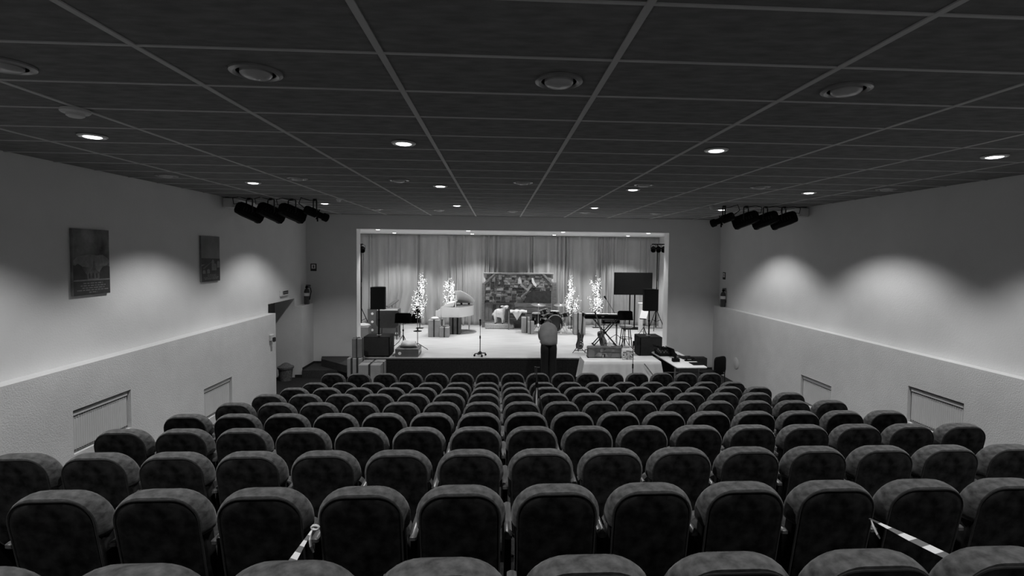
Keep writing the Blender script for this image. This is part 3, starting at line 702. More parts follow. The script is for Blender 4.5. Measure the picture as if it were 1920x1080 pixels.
# ------------------------------------------------------------------ presents
def gift(label, pl, pr_, pt, pb, z=STZ, depth=None, rz=0, m='kraft', rib='ribbon', y=None, style='cross', dots=0, name='gift_box', rx=None, bow=True):
    if y is None: y = at((pl+pr_)/2, pb, z=z).y
    W = (pr_-pl)*mpp(y); H = at((pl+pr_)/2, pt, y=y).z-z; D = depth or W
    c = at((pl+pr_)/2, pb, y=y)
    t = thing(name, label, 'gift box', (c.x, y+D/2, z), rz)
    w2, d2 = W/2, D/2
    link('box', G().rbox(-w2, w2, -d2, d2, 0, H, .012), m, t)
    r = min(.024, W*.07); e = .004
    if style in ('cross', 'single', 'double'):
        for x in ((0,) if style != 'double' else (-w2*.35, w2*.45)):
            x = rx*W if rx is not None else x
            link('ribbon', G().box(x-r, x+r, -d2-e, -d2, 0, H).box(x-r, x+r, d2, d2+e, 0, H).box(x-r, x+r, -d2-e, d2+e, H, H+e), rib, t, smooth=False)
        if style != 'single':
            link('ribbon', G().box(-w2-e, -w2, -r, r, 0, H).box(w2, w2+e, -r, r, 0, H).box(-w2-e, w2+e, -r, r, H, H+e*1.3), rib, t, smooth=False)
            if bow:
                g = G()
                for s in (-1, 1): g.tube([(0, 0, H), (s*r*1.6, -.01, H+r*1.6), (s*r*3, 0, H+r*1.2), (s*r*2.4, .01, H+r*.3), (0, 0, H+.006)], r*.28, 6)
                link('bow', g, rib, t)
    for (x, zz, face) in (dots or ()):
        if face == 'f': T = Matrix.Translation((x*W-w2, -d2-.001, zz*H)) @ Matrix.Rotation(R(90), 4, 'X')
        else: T = Matrix.Translation((w2+.001, x*D-d2, zz*H)) @ Matrix.Rotation(R(90), 4, 'Y')
        link('dot', G().lathe([(.001, 0), (.04, 0), (.04, .004), (.001, .004)], 14, T), 'paper', t)
    return t, c, W, D, H
gA, c, W, D, H = gift('pale ribboned gift box on floor left of stage, under the tall one', 651, 677, 672, 712, z=0.19, depth=.36, y=12.45, m='kraft', style='double', bow=False)
gift('tall slim gift box with thin ribbon standing on another gift', 660, 677.5, 635, 670.5, z=.19+H, depth=.24, y=12.5, m='kraftm', style='cross')
gift('wide pale gift box with dark ribbon before the stage left end', 672, 713, 684, 716, z=0, depth=.62, y=12.1, m='kraft', style='cross', bow=False)
gift('dotted gift box edge peeking out beside the left subwoofer', 678, 690, 634, 669, depth=.25, m='redbox', style='none', y=13.45, dots=[(.2, k/5+.1, 'f') for k in range(5)])
gift('mid grey gift box behind the left pillar under a crumpled cloth', 668, 690, 613, 634, depth=.5, m='kraftm', style='none')
tt = link('crumpled_cloth', G().ball((px2x(679, 16.0), 16.2, at(679, 611, y=16.0).z), (.2, .17, .06), 16), 'cloth'); tag(tt, 'crumpled white cloth on the gift behind the left pillar', 'cloth')
gift('tall dark gift box with white dots behind the left loudspeaker', 690, 747, 579, 617, depth=.35, m='redbox', style='none', y=16.3, dots=[(.15, .22, 'f'), (.15, .52, 'f'), (.15, .82, 'f'), (.93, .1, 'f')])
gD = gift('low dark dotted gift box on the stage edge by left subwoofer', 741, 784, 654, 671, depth=.55, m='redbox', style='none', y=13.0, dots=[(.2, .45, 'f'), (.2, .5, 's'), (.45, .55, 's'), (.75, .6, 's')])
c, D, H = gD[1], gD[3], gD[4]
bl = lambda *a: a
g = G(); L = []
for k in range(9):
    a = k/8; w_ = .15*(1-(2*a-1)**6)*.9+.02; h_ = .17*(1-(2*a-1)**6)*(.85+.17*math.sin(a*8))+.01
    L.append([(c.x-.22+.44*a+.02*math.sin(8*a), 13.24+w_*math.cos(2*math.pi*i/14), STZ+H+.006+max(0, h_*(.5+.5*math.sin(2*math.pi*i/14))+.012*math.sin(i*3+k*2))) for i in range(14)])
tt = link('crumpled_cloth', g.loft(L), 'plastic', ang=60); tag(tt, 'crumpled white cloth lying on the low dotted gift', 'cloth')
gP = gift('tall pale gift box with long ribbon left of the piano', 802, 823.5, 600, 632, depth=.4, m='kraft', style='cross', bow=False, rz=R(4))
tt = link('crumpled_cloth', G().ball((gP[1].x+.02, gP[1].y+.2, STZ+gP[4]+.03), (.13, .12, .05), 14), 'cloth'); tag(tt, 'small white cloth on the tall gift left of the piano', 'cloth')
gift('small cubic gift box with dark ribbon in front of the piano', 824, 842, 614, 632.5, depth=.32, m='kraft', style='cross')
gift('slim pale gift box standing behind the two piano gifts', 823.5, 829, 600, 624, depth=.2, m='kraft', style='none')
gift('dark wrapped gift box with ribbons under the grand piano', 842, 863.5, 596, 627, depth=.32, m='woodd', rib='black', style='double', bow=False)
gift('taller pale gift box with ribbon beside the manger', 978, 993.5, 595.5, 624.5, depth=.3, m='kraft', style='single', rx=.12)
gift('shorter pale gift box with ribbon beside the manger', 989.5, 1001.5, 603, 626.5, depth=.22, m='kraft', style='single', rx=-.1)
gift('tall pale gift box with dark ribbons behind the electric guitar', 1076, 1098, 587, 628, depth=.4, m='kraft', style='double', bow=False)

# ------------------------------------------------------------------ lit blossom trees
def tree(label, px, pt, pb, y, spread, seed, low=.06):
    q_ = random.Random(seed); p = at(px, pb, y=y); H = at(px, pt, y=y).z-STZ
    t = thing('lit_tree', label, 'light tree', (p.x, y, STZ), 0, 'lit blossom trees')
    link('base', G().box(-.12, .12, -.12, .12, 0, .015), 'dark', t, smooth=False)
    link('trunk', G().tube([(0, 0, .01), (.01, 0, H*.3), (-.015, 0, H*.62), (.0, 0, H*.95)], [.018, .015, .011, .005], 6), 'bark', t)
    g = G(); tips = []
    for k in range(18):
        z0 = H*(low+.02+.6*(k/18)**1.25); a = q_.uniform(0, 6.28); l = H*q_.uniform(.22, .40)*(1-.35*k/18); lean = q_.uniform(.3, 1.0)*spread*(1.15-.4*k/18)
        P = [Vector((0, 0, z0))]
        for s in range(1, 5):
            u = s/4; P.append(Vector((math.cos(a)*lean*u**.7, math.sin(a)*lean*.6*u**.7, z0+l*u)))
        link('branch', G().tube(P, [.009, .008, .007, .005, .003], 5), 'bark', t); tips.append(P)
    tips.append([Vector((0, 0, H*(.3+.17*s))) for s in range(5)])
    for P in tips:
        for k in range(32):
            u = q_.uniform(.15, 1)*(len(P)-1); i = min(int(u), len(P)-2); c = P[i].lerp(P[i+1], u-i)
            c = c+Vector((q_.gauss(0, .035), q_.gauss(0, .035), q_.gauss(0, .03))); r = q_.uniform(.008, .0145)
            g.add([c+Vector(d)*r for d in ((1, 0, 0), (-1, 0, 0), (0, 1, 0), (0, -1, 0), (0, 0, 1), (0, 0, -1))],
                  [(0, 2, 4), (2, 1, 4), (1, 3, 4), (3, 0, 4), (2, 0, 5), (1, 2, 5), (3, 1, 5), (0, 3, 5)])
    o = link('blossom_lights', g, 'led', t, smooth=False); o['kind'] = 'stuff'
tree('lit white blossom tree at left by the gap in the curtain', 787, 508, 616, 18.0, .27, 21, low=.1)
tree('lit white blossom tree behind the white grand piano', 843, 517, 612, 18.45, .28, 22, low=.15)
tree('lit white blossom tree right of the stone backdrop', 1071, 514, 614, 18.1, .28, 23, low=.12)
tree('lit white blossom tree behind the electronic keyboard', 1117, 513, 612, 18.3, .28, 24, low=.12)

# ------------------------------------------------------------------ white baby grand
pp = at(877, 622, z=STZ); PYN = 16.75
t = thing('grand_piano', 'white baby grand piano with raised lid', 'piano', (px2x(817, PYN), PYN, STZ), R(-3))
k = mpp(PYN); zt = at(850, 576.5, y=PYN).z-STZ; zb = at(850, 595, y=PYN).z-STZ
L1 = (861-817)*k; LT = 1.17
plan = [(.16, 0), (L1, 0), (L1+.09, .09), (L1+.19, .24), (L1+.28, .42), (LT-.04, .62), (LT, .8), (LT-.05, .98), (LT-.18, 1.05), (.16, 1.05)]
link('case', G().loft([[(a, b, z) for a, b in plan] for z in (zb, zt)]), 'white', t, ang=35)
link('soundboard', G().prism([(a*.95+.03, b*.93+.04) for a, b in plan], zt, zt+.006, 'z'), 'st2', t)
ck = [(0, zb), (.2, zb), (.2, zt), (.16, zt), (.13, zt-.07), (.08, zt-.1), (0, zt-.11)]
for y0, y1 in ((0, .05), (1.0, 1.05)): link('cheek', G().prism(ck, y0, y1), 'white', t)
link('key_bed', G().box(0.0, .2, .05, 1.0, zb, zt-.16), 'white', t, smooth=False)
g = G()
for i in range(36): g.box(.01, .16, .06+.0258*i, .06+.0258*i+.0245, zt-.16, zt-.138)
link('white_keys', g, 'paper', t, smooth=False)['kind'] = 'stuff'
g = G()
for i in range(36):
    if i % 7 not in (2, 6): g.box(.06, .16, .06+.0258*(i+1)-.007, .06+.0258*(i+1)+.005, zt-.138, zt-.126)
link('black_keys', g, 'black', t, smooth=False)['kind'] = 'stuff'
link('front_lid', G().prism([(.17, zt), (.56, zt+.02), (.62, zt+.16), (.60, zt+.16), (.3, zt+.10)], .1, 1.0), 'white', t)
hx = .60
lid = [(hx, 1.0), (hx, .02), (L1+.02, .0), (L1+.11, .10), (L1+.21, .25), (L1+.30, .42), (LT-.01, .62), (LT+.03, .8), (LT-.02, 1.0)]
th = R(29); LD = 1.0
def lidp(a, b, off):
    d = 1.0-b; return (a, 1.0-d*math.cos(th)+off*math.sin(th), zt+.05+d*math.sin(th)+off*math.cos(th))
link('lid', G().loft([[lidp(a, b, o) for a, b in lid] for o in (0, .02)]), 'white', t)
link('lid_prop', G().tube([(hx+.03, .1, zt-.02), (hx+.04, .22, zt+.05+.78*math.sin(th)-.03)], .018), 'white', t)
for x in (hx+.12, hx+.38): link('hinge', G().rbox(x-.03, x+.03, .96, 1.02, zt, zt+.06, .006), 'dark', t)
for x, y in ((.12, .1), (.12, .95), (LT-.15, .75)):
    link('leg', G().loft([[(x-s, y-s, z), (x+s, y-s, z), (x+s, y+s, z), (x-s, y+s, z)] for s, z in ((.022, .03), (.03, zb*.6), (.045, zb))]), 'white', t, smooth=False)
    link('caster', G().ball((x, y, .018), .018, 10), 'chrome', t)
link('pedal_lyre', G().box(.5, .56, .42, .62, .08, zb).box(.44, .54, .45, .47, .04, .06).box(.44, .54, .51, .53, .04, .06).box(.44, .54, .57, .59, .04, .06), 'white', t, smooth=False)
tt = link('round_disc', G().lathe([(.001, 0), (.55, 0), (.55, .004), (.001, .004)], 36, Matrix.Translation((px2x(861, 16.6), 17.2, STZ+.001))), 'st1'); tag(tt, 'round grey disc on the boards beneath the piano', 'mat')  # thin flat disc, darker than the stage boards around it

# ------------------------------------------------------------------ loudspeakers
def sub(label, pl, pr_, pt, pb, y):
    c = at((pl+pr_)/2, pb, z=STZ); y = y or c.y; W = (pr_-pl)*mpp(y); H = at((pl+pr_)/2, pt, y=y).z-STZ; D = .58; x = at((pl+pr_)/2, pb, y=y).x
    t = thing('subwoofer', label, 'loudspeaker', (x, y, STZ))
    link('cabinet', G().rbox(-W/2, W/2, 0, D, .02, H, .012), 'black', t)
    link('grille', G().rbox(-W/2+.02, W/2-.02, -.008, 0, .04, H-.02, .003), 'dark', t)
    link('badge', G().lathe([(.001, 0), (.025, 0), (.025, .004), (.001, .004)], 14, Matrix.Translation((0, -.008, H*.55)) @ Matrix.Rotation(R(90), 4, 'X')), 'dark', t)
    for s in (-1, 1):
        link('handle', G().rbox(min(s*W/2, s*(W/2+.006)), max(s*W/2, s*(W/2+.006)), D*.4, D*.65, H*.5, H*.68, .002), 'black', t)
        link('foot', G().box(s*W*.4-.03, s*W*.4+.03, .05, D-.05, 0, .02), 'black', t)
    link('pole_socket', G().lathe([(.001, 0), (.06, 0), (.06, .006), (.03, .012), (.001, .012)], 16, Matrix.Translation((0, D/2, H))), 'steel', t)
    return x, y+D/2, STZ+H
def top_speaker(label, pl, pr_, pt, pb, x, y):
    W = (pr_-pl)*mpp(y); zb = at((pl+pr_)/2, pb, y=y).z; H = at((pl+pr_)/2, pt, y=y).z-zb; xc = at((pl+pr_)/2, pb, y=y).x
    t = thing('loudspeaker', label, 'loudspeaker', (xc, y, zb)); D = .32
    link('cabinet', G().prism([(-W/2, -D/2), (W/2, -D/2), (W/2*.99, 0), (W*.3, D/2), (-W*.3, D/2), (-W/2*.99, 0)], 0, H, 'z'), 'black', t, smooth=False)
    link('grille', G().rbox(-W/2+.008, W/2-.008, -D/2-.012, -D/2, .01, H-.01, .004), 'blackgl', t)
    link('pole_cup', G().lathe([(.001, -.02), (.03, -.02), (.03, 0), (.001, 0)], 12), 'black', t)
    return xc, zb
def pole(label, x, y, z0, z1):
    t = thing('speaker_pole', label, 'pole', (x, y, z0)); h = z1-z0
    link('lower_tube', G().tube([(0, 0, 0), (0, 0, h*.6)], .02), 'black', t); link('upper_tube', G().tube([(0, 0, h*.55), (0, 0, h)], .0165), 'black', t)
    link('collar', G().tube([(0, 0, h*.56), (0, 0, h*.63)], .028), 'black', t)
x, y, z = sub('large black subwoofer at the left end of the stage edge', 682, 730, 631.5, 669.5, 12.98)
xc, zb = top_speaker('black loudspeaker on a pole above the left subwoofer', 697.5, 723.5, 538, 579, x, y); pole('black speaker pole rising from the left subwoofer', xc, y, z+.012, zb-.02)
x, y, z = sub('large black subwoofer at the right end of the stage edge', 1199, 1242, 632, 668.5, 12.98)
xc, zb = top_speaker('black loudspeaker on a pole above the right subwoofer', 1204, 1231, 542, 582, x, y); pole('black speaker pole rising from the right subwoofer', xc, y, z+.012, zb-.02)

# ------------------------------------------------------------------ stands
def music_stand(label, px, pb, y, ptop, W, Hd, tilt, rz, m='black', legs=True, paper=False):
    p = at(px, pb, y=y); x = p.x; zt = at(px, ptop, y=y).z-STZ
    t = thing('music_stand', label, 'music stand', (x, y, STZ), rz)
    link('pole', G().tube([(0, 0, .12), (0, 0, zt*.6)], .014).tube([(0, 0, zt*.55), (0, 0, zt)], .010), 'darkmetal', t)
    link('collar', G().tube([(0, 0, zt*.56), (0, 0, zt*.63)], .022), 'black', t)
    T = Matrix.Translation((0, -.01, zt)) @ Matrix.Rotation(tilt, 4, 'X')
    link('desk', G().prism([(-W/2, -Hd*.4), (W/2, -Hd*.4), (W/2, Hd*.5), (W/2-.05, Hd*.6), (-W/2+.05, Hd*.6), (-W/2, Hd*.5)], -.008, .008, T=T), m, t, smooth=False)
    link('ledge', G().box(-W/2, W/2, -.06, .008, -Hd*.4-.008, -Hd*.4, T), m, t, smooth=False)
    if legs:
        for a in (90, 210, 330): link('leg', G().tube([(0, 0, .35), (.12*math.cos(R(a)), .12*math.sin(R(a)), .16), (.3*math.cos(R(a)), .3*math.sin(R(a)), .01)], .009), 'darkmetal', t)
    return t
music_stand('grey tilted music stand behind the left loudspeaker', 735, 616, 16.9, 570, .45, .42, R(-55), R(-68), 'ribbonl')
music_stand('black music stand with wide desk in front of the lit left tree', 756, 650, 14.4, 598, .46, .28, R(-10), R(-4))
music_stand('black music stand in front of the bar stool', 1171, 655, 13.95, 593, .42, .26, R(-18), R(0))
ms = music_stand('slim music stand holding a white sheet, left of right loudspeaker', 1207, 628, 16.1, 592, .22, .30, R(-30), R(-38))
T = Matrix.Translation((0, -.03, at(1207, 592, y=16.1).z-STZ)) @ Matrix.Rotation(R(-30), 4, 'X')
s_ = link('sheet_music', G().box(-.12, .12, -.012, -.009, -.11, .19, Matrix.Translation(ms.location) @ Matrix.Rotation(R(-38), 4, 'Z') @ T), 'paper', None, smooth=False); tag(s_, 'white sheet of music on the slim stand by right loudspeaker', 'sheet music')
def mic_stand(label, px, pb, ptop, y, base='round', boom=None, m='darkmetal', mic=True, tube='darkmetal', z0=STZ, x=None):
    p = at(px, pb, y=y); H = at(px, ptop, y=y).z-z0
    t = thing('microphone_stand', label, 'microphone stand', (p.x, y, z0))
    if base == 'round':
        link('base', G().lathe([(.001, 0), (.14, 0), (.14, .012), (.05, .03), (.015, .05), (.001, .05)], 20), 'black', t)
    elif base == 'star':
        link('hub', G().lathe([(.001, .05), (.04, .05), (.04, .1), (.015, .13), (.001, .13)], 14), 'darkmetal', t)
        for a in (20, 110, 200, 290):
            c = (.15*math.cos(R(a)), .15*math.sin(R(a)))
            link('leg', G().tube([(0, 0, .08), (c[0], c[1], .065)], .014), 'darkmetal', t); link('caster', G().ball((c[0], c[1], .028), .028, 10), 'black', t)
    else:
        for a in (15, 135, 255): link('leg', G().tube([(0, 0, .2), (.28*math.cos(R(a)), .28*math.sin(R(a)), .01)], .009), 'darkmetal', t)
    link('lower_tube', G().tube([(0, 0, .03), (0, 0, H*.6)], .011), m, t); link('upper_tube', G().tube([(0, 0, H*.58), (0, 0, H)], .008), tube, t)
    link('clutch', G().tube([(0, 0, H*.57), (0, 0, H*.66)], .018), 'black', t)
    if boom:
        link('boom', G().tube([(-boom[0]*.35, 0, H-boom[1]*.35), (boom[0], 0, H+boom[1])], .007), 'darkmetal', t)
        link('microphone', G().tube([(boom[0]*.94, 0, H+boom[1]*.94), (boom[0]*1.02, 0, H+boom[1]*1.02), (boom[0]*1.08, 0, H+boom[1]*1.08)], [.014, .022, .03]).ball((boom[0]*1.1, 0, H+boom[1]*1.1), .034, 10), 'black', t)
    elif mic: link('microphone', G().tube([(0, 0, H-.02), (0, -.03, H+.12)], [.012, .02]).ball((0, -.035, H+.14), .027, 10), 'black', t)
    return t
mic_stand('microphone stand with wheeled star base alone at centre stage', 900, 668, 610, 13.15, 'star', tube='chrome')
mic_stand('black stand with round base under the lit left tree', 783, 616, 590, 17.3, 'round', mic=False)
mic_stand('chrome microphone pole rising behind the low dotted gift', 783, 658, 592, 13.9, 'tripod', m='chrome', tube='chrome')
mic_stand('boom microphone stand leaning over the keyboard', 1155, 630, 592, 15.5, 'tripod', boom=(-.34, .53))
mic_stand('slim dark microphone stand in front of the white clothed table', 1186, 712, 652, 11.45, 'round', mic=True, z0=0)
# T-bar light stands
def tstand(label, px, pb, ptop, y, n, bar=.4, off=0):
    p = at(px, pb, y=y); H = at(px, ptop, y=y).z-STZ
    t = thing('light_stand', label, 'light stand', (p.x, y, STZ))
    link('pole', G().tube([(0, 0, .1), (0, 0, H*.5)], .022).tube([(0, 0, H*.48), (0, 0, H)], .017), 'black', t)
    for a in (0, 120, 240): link('leg', G().tube([(0, 0, .75), (.33*math.cos(R(a)), .33*math.sin(R(a)), .012)], .013), 'black', t); link('brace', G().tube([(0, 0, .3), (.17*math.cos(R(a)), .17*math.sin(R(a)), .38)], .008), 'black', t)
    link('crossbar', G().tube([(-bar*.5+off, 0, H), (bar*.5+off, 0, H)], .018), 'black', t)
    for k in range(n):
        x = off-bar*.4+bar*.8*k/max(1, n-1); dv = Vector((-p.x*.04, -.7, -.5)); T = Matrix.Translation((x, -.02, H-.17)) @ aim(dv)
        c = link('par_can', G().lathe([(.001, -.1), (.06, -.1), (.085, -.04), (.085, .1), (.075, .1), (.06, -.02), (.001, -.02)], 16, T), 'black', t)
        link('yoke', G().tube([(x-.09, -.02, H-.17), (x-.09, -.01, H-.04), (x, 0, H), (x+.09, -.01, H-.04), (x+.09, -.02, H-.17)], .008, 6), 'black', c)
    link('cable', G().tube([(.03, 0, H-.05), (.09, 0, H-.4), (.05, 0, H-.9), (.02, 0, H-1.3)], .006, 6), 'black', t)
tstand('black light stand with spotlights at the right stage wall', 1229.5, 616, 458, 17.7, 3, .46, .03)
tstand('black light stand half hidden behind the left pillar', 677.3, 616, 458, 17.7, 2, .14, .0)

# armchair behind left subwoofer
t = thing('upholstered_chair', 'dark round backed chair behind the left subwoofer', 'chair', (px2x(726, 15.6), 15.6, STZ)); qq = mpp(15.6)
hb_, ht_ = at(726, 615.5, y=15.6).z-STZ, at(726, 582.5, y=15.6).z-STZ
link('backrest', G().loft([rr((747-705)*qq/2-i, hb_+i, ht_-i*.5, .06, .16, yv, 7) for i, yv in ((.03, 0), (0, .02), (0, .06), (.03, .085))]), 'dark', t)
link('top_trim', G().box(-.3, .3, .0, .08, ht_, ht_+.03), 'plastic', t, smooth=False)
link('seat', G().rbox(-.3, .3, .08, .55, hb_+.02, hb_+.12, .03), 'dark', t)
for sx in (-.27, .27):
    for sy in (.03, .5): link('leg', G().tube([(sx, sy, hb_+.02), (sx*1.05, sy, 0)], .015), 'darkmetal', t)

# ------------------------------------------------------------------ drum kit
DYK = 17.15; dz = lambda px, py, y=DYK: Vector((at(px, py, y=y).x, y, at(px, py, y=y).z))
t = thing('drum_kit', 'black drum kit with cymbals behind the bending person', 'drums', (0, 0, 0))
def drum(nm, c, r, h, d, par=t, hm='head'):
    T = Matrix.Translation(c) @ aim(d)
    o = link(nm, G().lathe([(.001, -h/2), (r, -h/2), (r, h/2), (.001, h/2)], 24, T), 'drum', par)
    link('drum_head', G().lathe([(.001, h/2), (r*.95, h/2), (r*.95, h/2+.006), (.001, h/2+.006)], 24, T), hm, o)
    for z in (-h/2, h/2-.02): link('hoop', G().lathe([(r, z), (r+.014, z), (r+.014, z+.025), (r, z+.025)], 24, T), 'chrome', o)
    for k_ in range(6):
        a = k_*math.pi/3; link('lug', G().box(r*math.cos(a)-.01, r*math.cos(a)+.01, r*math.sin(a)-.01, r*math.sin(a)+.01, -.04, .04, T), 'chrome', o)
    return o
bc = dz(1036, 612); bc.z = STZ+.32; drum('bass_drum', bc, .30, .38, (.35, -1, 0), hm='drum')
drum('floor_tom', dz(1008, 598)+Vector((0, .1, 0)), .19, .38, (0, 0, 1))
drum('tom', dz(1020, 585), .14, .19, (-.3, .1, 1)); drum('tom', dz(1058, 591), .17, .16, (-.25, .12, 1))
drum('snare', dz(1043, 590)+Vector((0, .5, 0)), .16, .14, (0, 0, 1))
for px, py, r, tl in ((1009, 570.5, .25, .06), (1051, 571, .24, -.04), (1022, 596, .15, .1)):
    c = dz(px, py)+Vector((0, -.1, 0)); T = Matrix.Translation(c) @ aim((tl, -.12, 1))
    o = link('cymbal', G().lathe([(.001, .03), (.03, .028), (.05, .012), (r, -.006), (r, -.009), (.05, .006), (.001, .02)], 28, T), 'cymbal', t)
    link('wing_nut', G().ball(c+Vector((0, 0, .05)), .018, 8), 'black', o)
    link('cymbal_stand', G().tube([c+Vector((0, 0, .04)), (c.x, c.y, STZ+.25)], .010), 'chrome', t)
    for a in (30, 150, 270): link('stand_leg', G().tube([(c.x, c.y, STZ+.32), (c.x+.2*math.cos(R(a)), c.y+.2*math.sin(R(a)), STZ+.01)], .009), 'chrome', t)
c = dz(1058, 600)
for a in (10, 60, 130, 200, 280): link('stand_leg', G().tube([(c.x, DYK, c.z), (c.x+.28*math.cos(R(a)), DYK+.28*math.sin(R(a)), STZ+.01)], .011), 'chrome', t)
link('stand_post', G().tube([(c.x, DYK, STZ+.2), (c.x, DYK, c.z+.12)], .012), 'chrome', t)
link('kick_pedal', G().rbox(bc.x-.2, bc.x-.08, 17.36, 17.55, STZ, STZ+.04, .006), 'steel', t)
# ------------------------------------------------------------------ keyboard on X stand
KY = 14.7; kc = dz(1128, 597, KY)
t = thing('keyboard', 'black electronic keyboard lying on a crossed stand', 'keyboard', (kc.x, KY, kc.z), R(-4)); kw = 65*mpp(KY)/2
link('body', G().rbox(-kw, kw, -.16, .16, 0, .12, .012), 'black', t); link('rear_panel', G().box(-kw*.05, kw*.1, -.164, -.16, .06, .085), 'steel', t)
g = G()
for i in range(36): g.box(-kw*.92+i*kw*1.84/36, -kw*.92+(i+.9)*kw*1.84/36, 0, .14, .12, .13)
link('keys', g, 'paper', t, smooth=False)['kind'] = 'stuff'
t = thing('keyboard_stand', 'black crossed stand carrying the keyboard', 'stand', (kc.x, KY, STZ)); hk = kc.z-STZ
for y, s in ((-.1, 1), (.1, -1), (-.05, -1), (.15, 1)):
    link('strut', G().tube([(-s*.32+.1, y, .03), (s*.34+.1, y, hk-.02)], .017), 'darkmetal', t)
for x in (-.22, .42): link('foot', G().tube([(x, -.25, .02), (x, .25, .02)], .02), 'black', t)
for x in (-.24, .44): link('arm', G().tube([(x, -.2, hk-.02), (x, .2, hk-.02)], .017), 'darkmetal', t)
link('pivot', G().tube([(.1, -.13, hk*.5), (.1, .18, hk*.5)], .03), 'black', t)
t = thing('pedal_unit', 'dark equipment case beneath the keyboard', 'case', (dz(1146, 607, 14.9).x, 15.0, dz(1146, 607, 14.9).z))
link('case', G().rbox(-.26, .26, -.1, .1, 0, .11, .01), 'black', t); link('strip', G().box(-.2, .1, -.103, -.1, .06, .09), 'steel', t)
t2 = thing('shelf_stand', 'thin dark stand holding the equipment case', 'stand', (t.location.x, 15.0, STZ))
for x in (-.2, .2): link('leg', G().tube([(x, 0, 0), (x, 0, t.location.z-STZ)], .012), 'darkmetal', t2)
# ------------------------------------------------------------------ guitars
def guitar(label, px, pb, y, L, lean, yaw, acoustic=False):
    p = at(px, pb, z=STZ); y = y or p.y
    t = thing('guitar', label, 'guitar', (at(px, pb, y=y).x, y, STZ+.1)); T = Matrix.Rotation(lean, 4, 'Y') @ Matrix.Rotation(yaw, 4, 'Z') @ Matrix.Rotation(R(-10), 4, 'X')
    bl_ = L*.45; pts = []
    prof = [(.02, .05), (.1, .145), (.3, .17), (.5, .125), (.62, .11), (.8, .135), (.93, .1), (1, .035)] if acoustic else [(.02, .04), (.1, .14), (.3, .165), (.5, .12), (.65, .11), (.85, .14), (1.02, .09), (.9, .04)]
    poly = [(w_, a*bl_) for a, w_ in prof]+[(-w_, a*bl_) for a, w_ in reversed(prof)]
    th_ = .05 if acoustic else .022
    link('body', G().prism(poly, -th_, th_, T=T), 'guitar', t, smooth=False)
    link('neck', G().box(-.022, .022, -th_-.012, -th_+.012, bl_*.6, L*.9, T), 'woodd', t, smooth=False)
    link('headstock', G().prism([(-.03, L*.9), (.03, L*.9), (.045, L), (-.035, L*.98)], -th_-.01, -th_+.01, T=T), 'black', t, smooth=False)
    if acoustic: link('soundhole', G().lathe([(.001, 0), (.05, 0), (.05, .003), (.001, .003)], 16, T @ Matrix.Translation((0, -th_, bl_*.68)) @ Matrix.Rotation(R(90), 4, 'X')), 'black', t)
    else:
        for zz in (.35, .5, .65): link('pickup', G().box(-.04, .04, -th_-.008, -th_, bl_*zz-.012, bl_*zz+.012, T), 'chrome', t, smooth=False)
        for kx in (.3, .42): link('knob', G().lathe([(.001, 0), (.014, 0), (.014, .012), (.001, .012)], 10, T @ Matrix.Translation((.09, -th_, bl_*kx)) @ Matrix.Rotation(R(90), 4, 'X')), 'paper', t)
    link('bridge', G().box(-.05, .05, -th_-.01, -th_, bl_*.2, bl_*.24, T), 'black', t, smooth=False)
    s = thing('guitar_stand', 'small stand under the '+label.split(' lean')[0], 'stand', (t.location.x, y+.06, STZ))
    link('post', G().tube([(0, .06, .03), (0, .09, L*.62)], .010), 'darkmetal', s)
    for a in (-150, -30, 90): link('leg', G().tube([(0, .06, .2), (.2*math.cos(R(a)), .06+.2*math.sin(R(a)), .01)], .009), 'darkmetal', s)
    link('cradle', G().tube([(-.12, -.12, .085), (-.12, -.02, .075), (.12, -.02, .075), (.12, -.12, .085)], .010), 'black', s)
guitar('dark electric guitar leaning on a stand at the stage edge', 1086, 661, 13.5, 1.0, R(13), R(48))
guitar('dark acoustic guitar leaning below the keyboard', 1134, 655, 13.9, 1.02, R(-10), R(62), True)
# bar stool
BY_ = 14.6; c = at(1173, 649, y=BY_); sz = at(1173, 610, y=BY_).z-STZ
t = thing('bar_stool', 'bar stool with pale round seat behind the music stand', 'stool', (c.x, BY_, STZ))
link('seat', G().lathe([(.001, sz-.06), (.18, sz-.06), (.2, sz-.03), (.18, sz), (.001, sz+.01)], 24), 'kraft', t)
for a in (45, 135, 225, 315): link('leg', G().tube([(.13*math.cos(R(a)), .13*math.sin(R(a)), sz-.05), (.21*math.cos(R(a)), .21*math.sin(R(a)), 0)], .014), 'darkmetal', t)
link('foot_ring', G().tube([(.178*math.cos(R(a)), .178*math.sin(R(a)), .24) for a in range(0, 361, 20)], .010), 'darkmetal', t)
# television
TY = 17.9; c = at(1187.5, 532, y=TY); qt = mpp(TY)
t = thing('television', 'large dark television on a two pole floor stand', 'television', (c.x, TY, STZ), R(-2)); tw = 73*qt/2; tz0 = at(1187, 553, y=TY).z-STZ; tz1 = at(1187, 511, y=TY).z-STZ
link('bezel', G().rbox(-tw, tw, 0, .05, tz0, tz1, .008), 'black', t); link('screen', G().box(-tw+.02, tw-.02, -.003, 0, tz0+.025, tz1-.02), 'screen', t)
for x in (-.1, .075): link('pole', G().tube([(x, .06, .05), (x, .06, tz1-.2)], .024), 'black', t)
link('base', G().rbox(-.35, .35, -.1, .3, 0, .05, .01), 'black', t); link('bracket', G().box(-.2, .2, .05, .09, tz0+.15, tz1-.15), 'black', t)
t = thing('pedestal', 'slim pale pedestal column left of right loudspeaker', 'pedestal', (at(1200.5, 622, z=STZ).x, 17.35, STZ)); zt = at(1200, 567.5, y=17.35).z-STZ
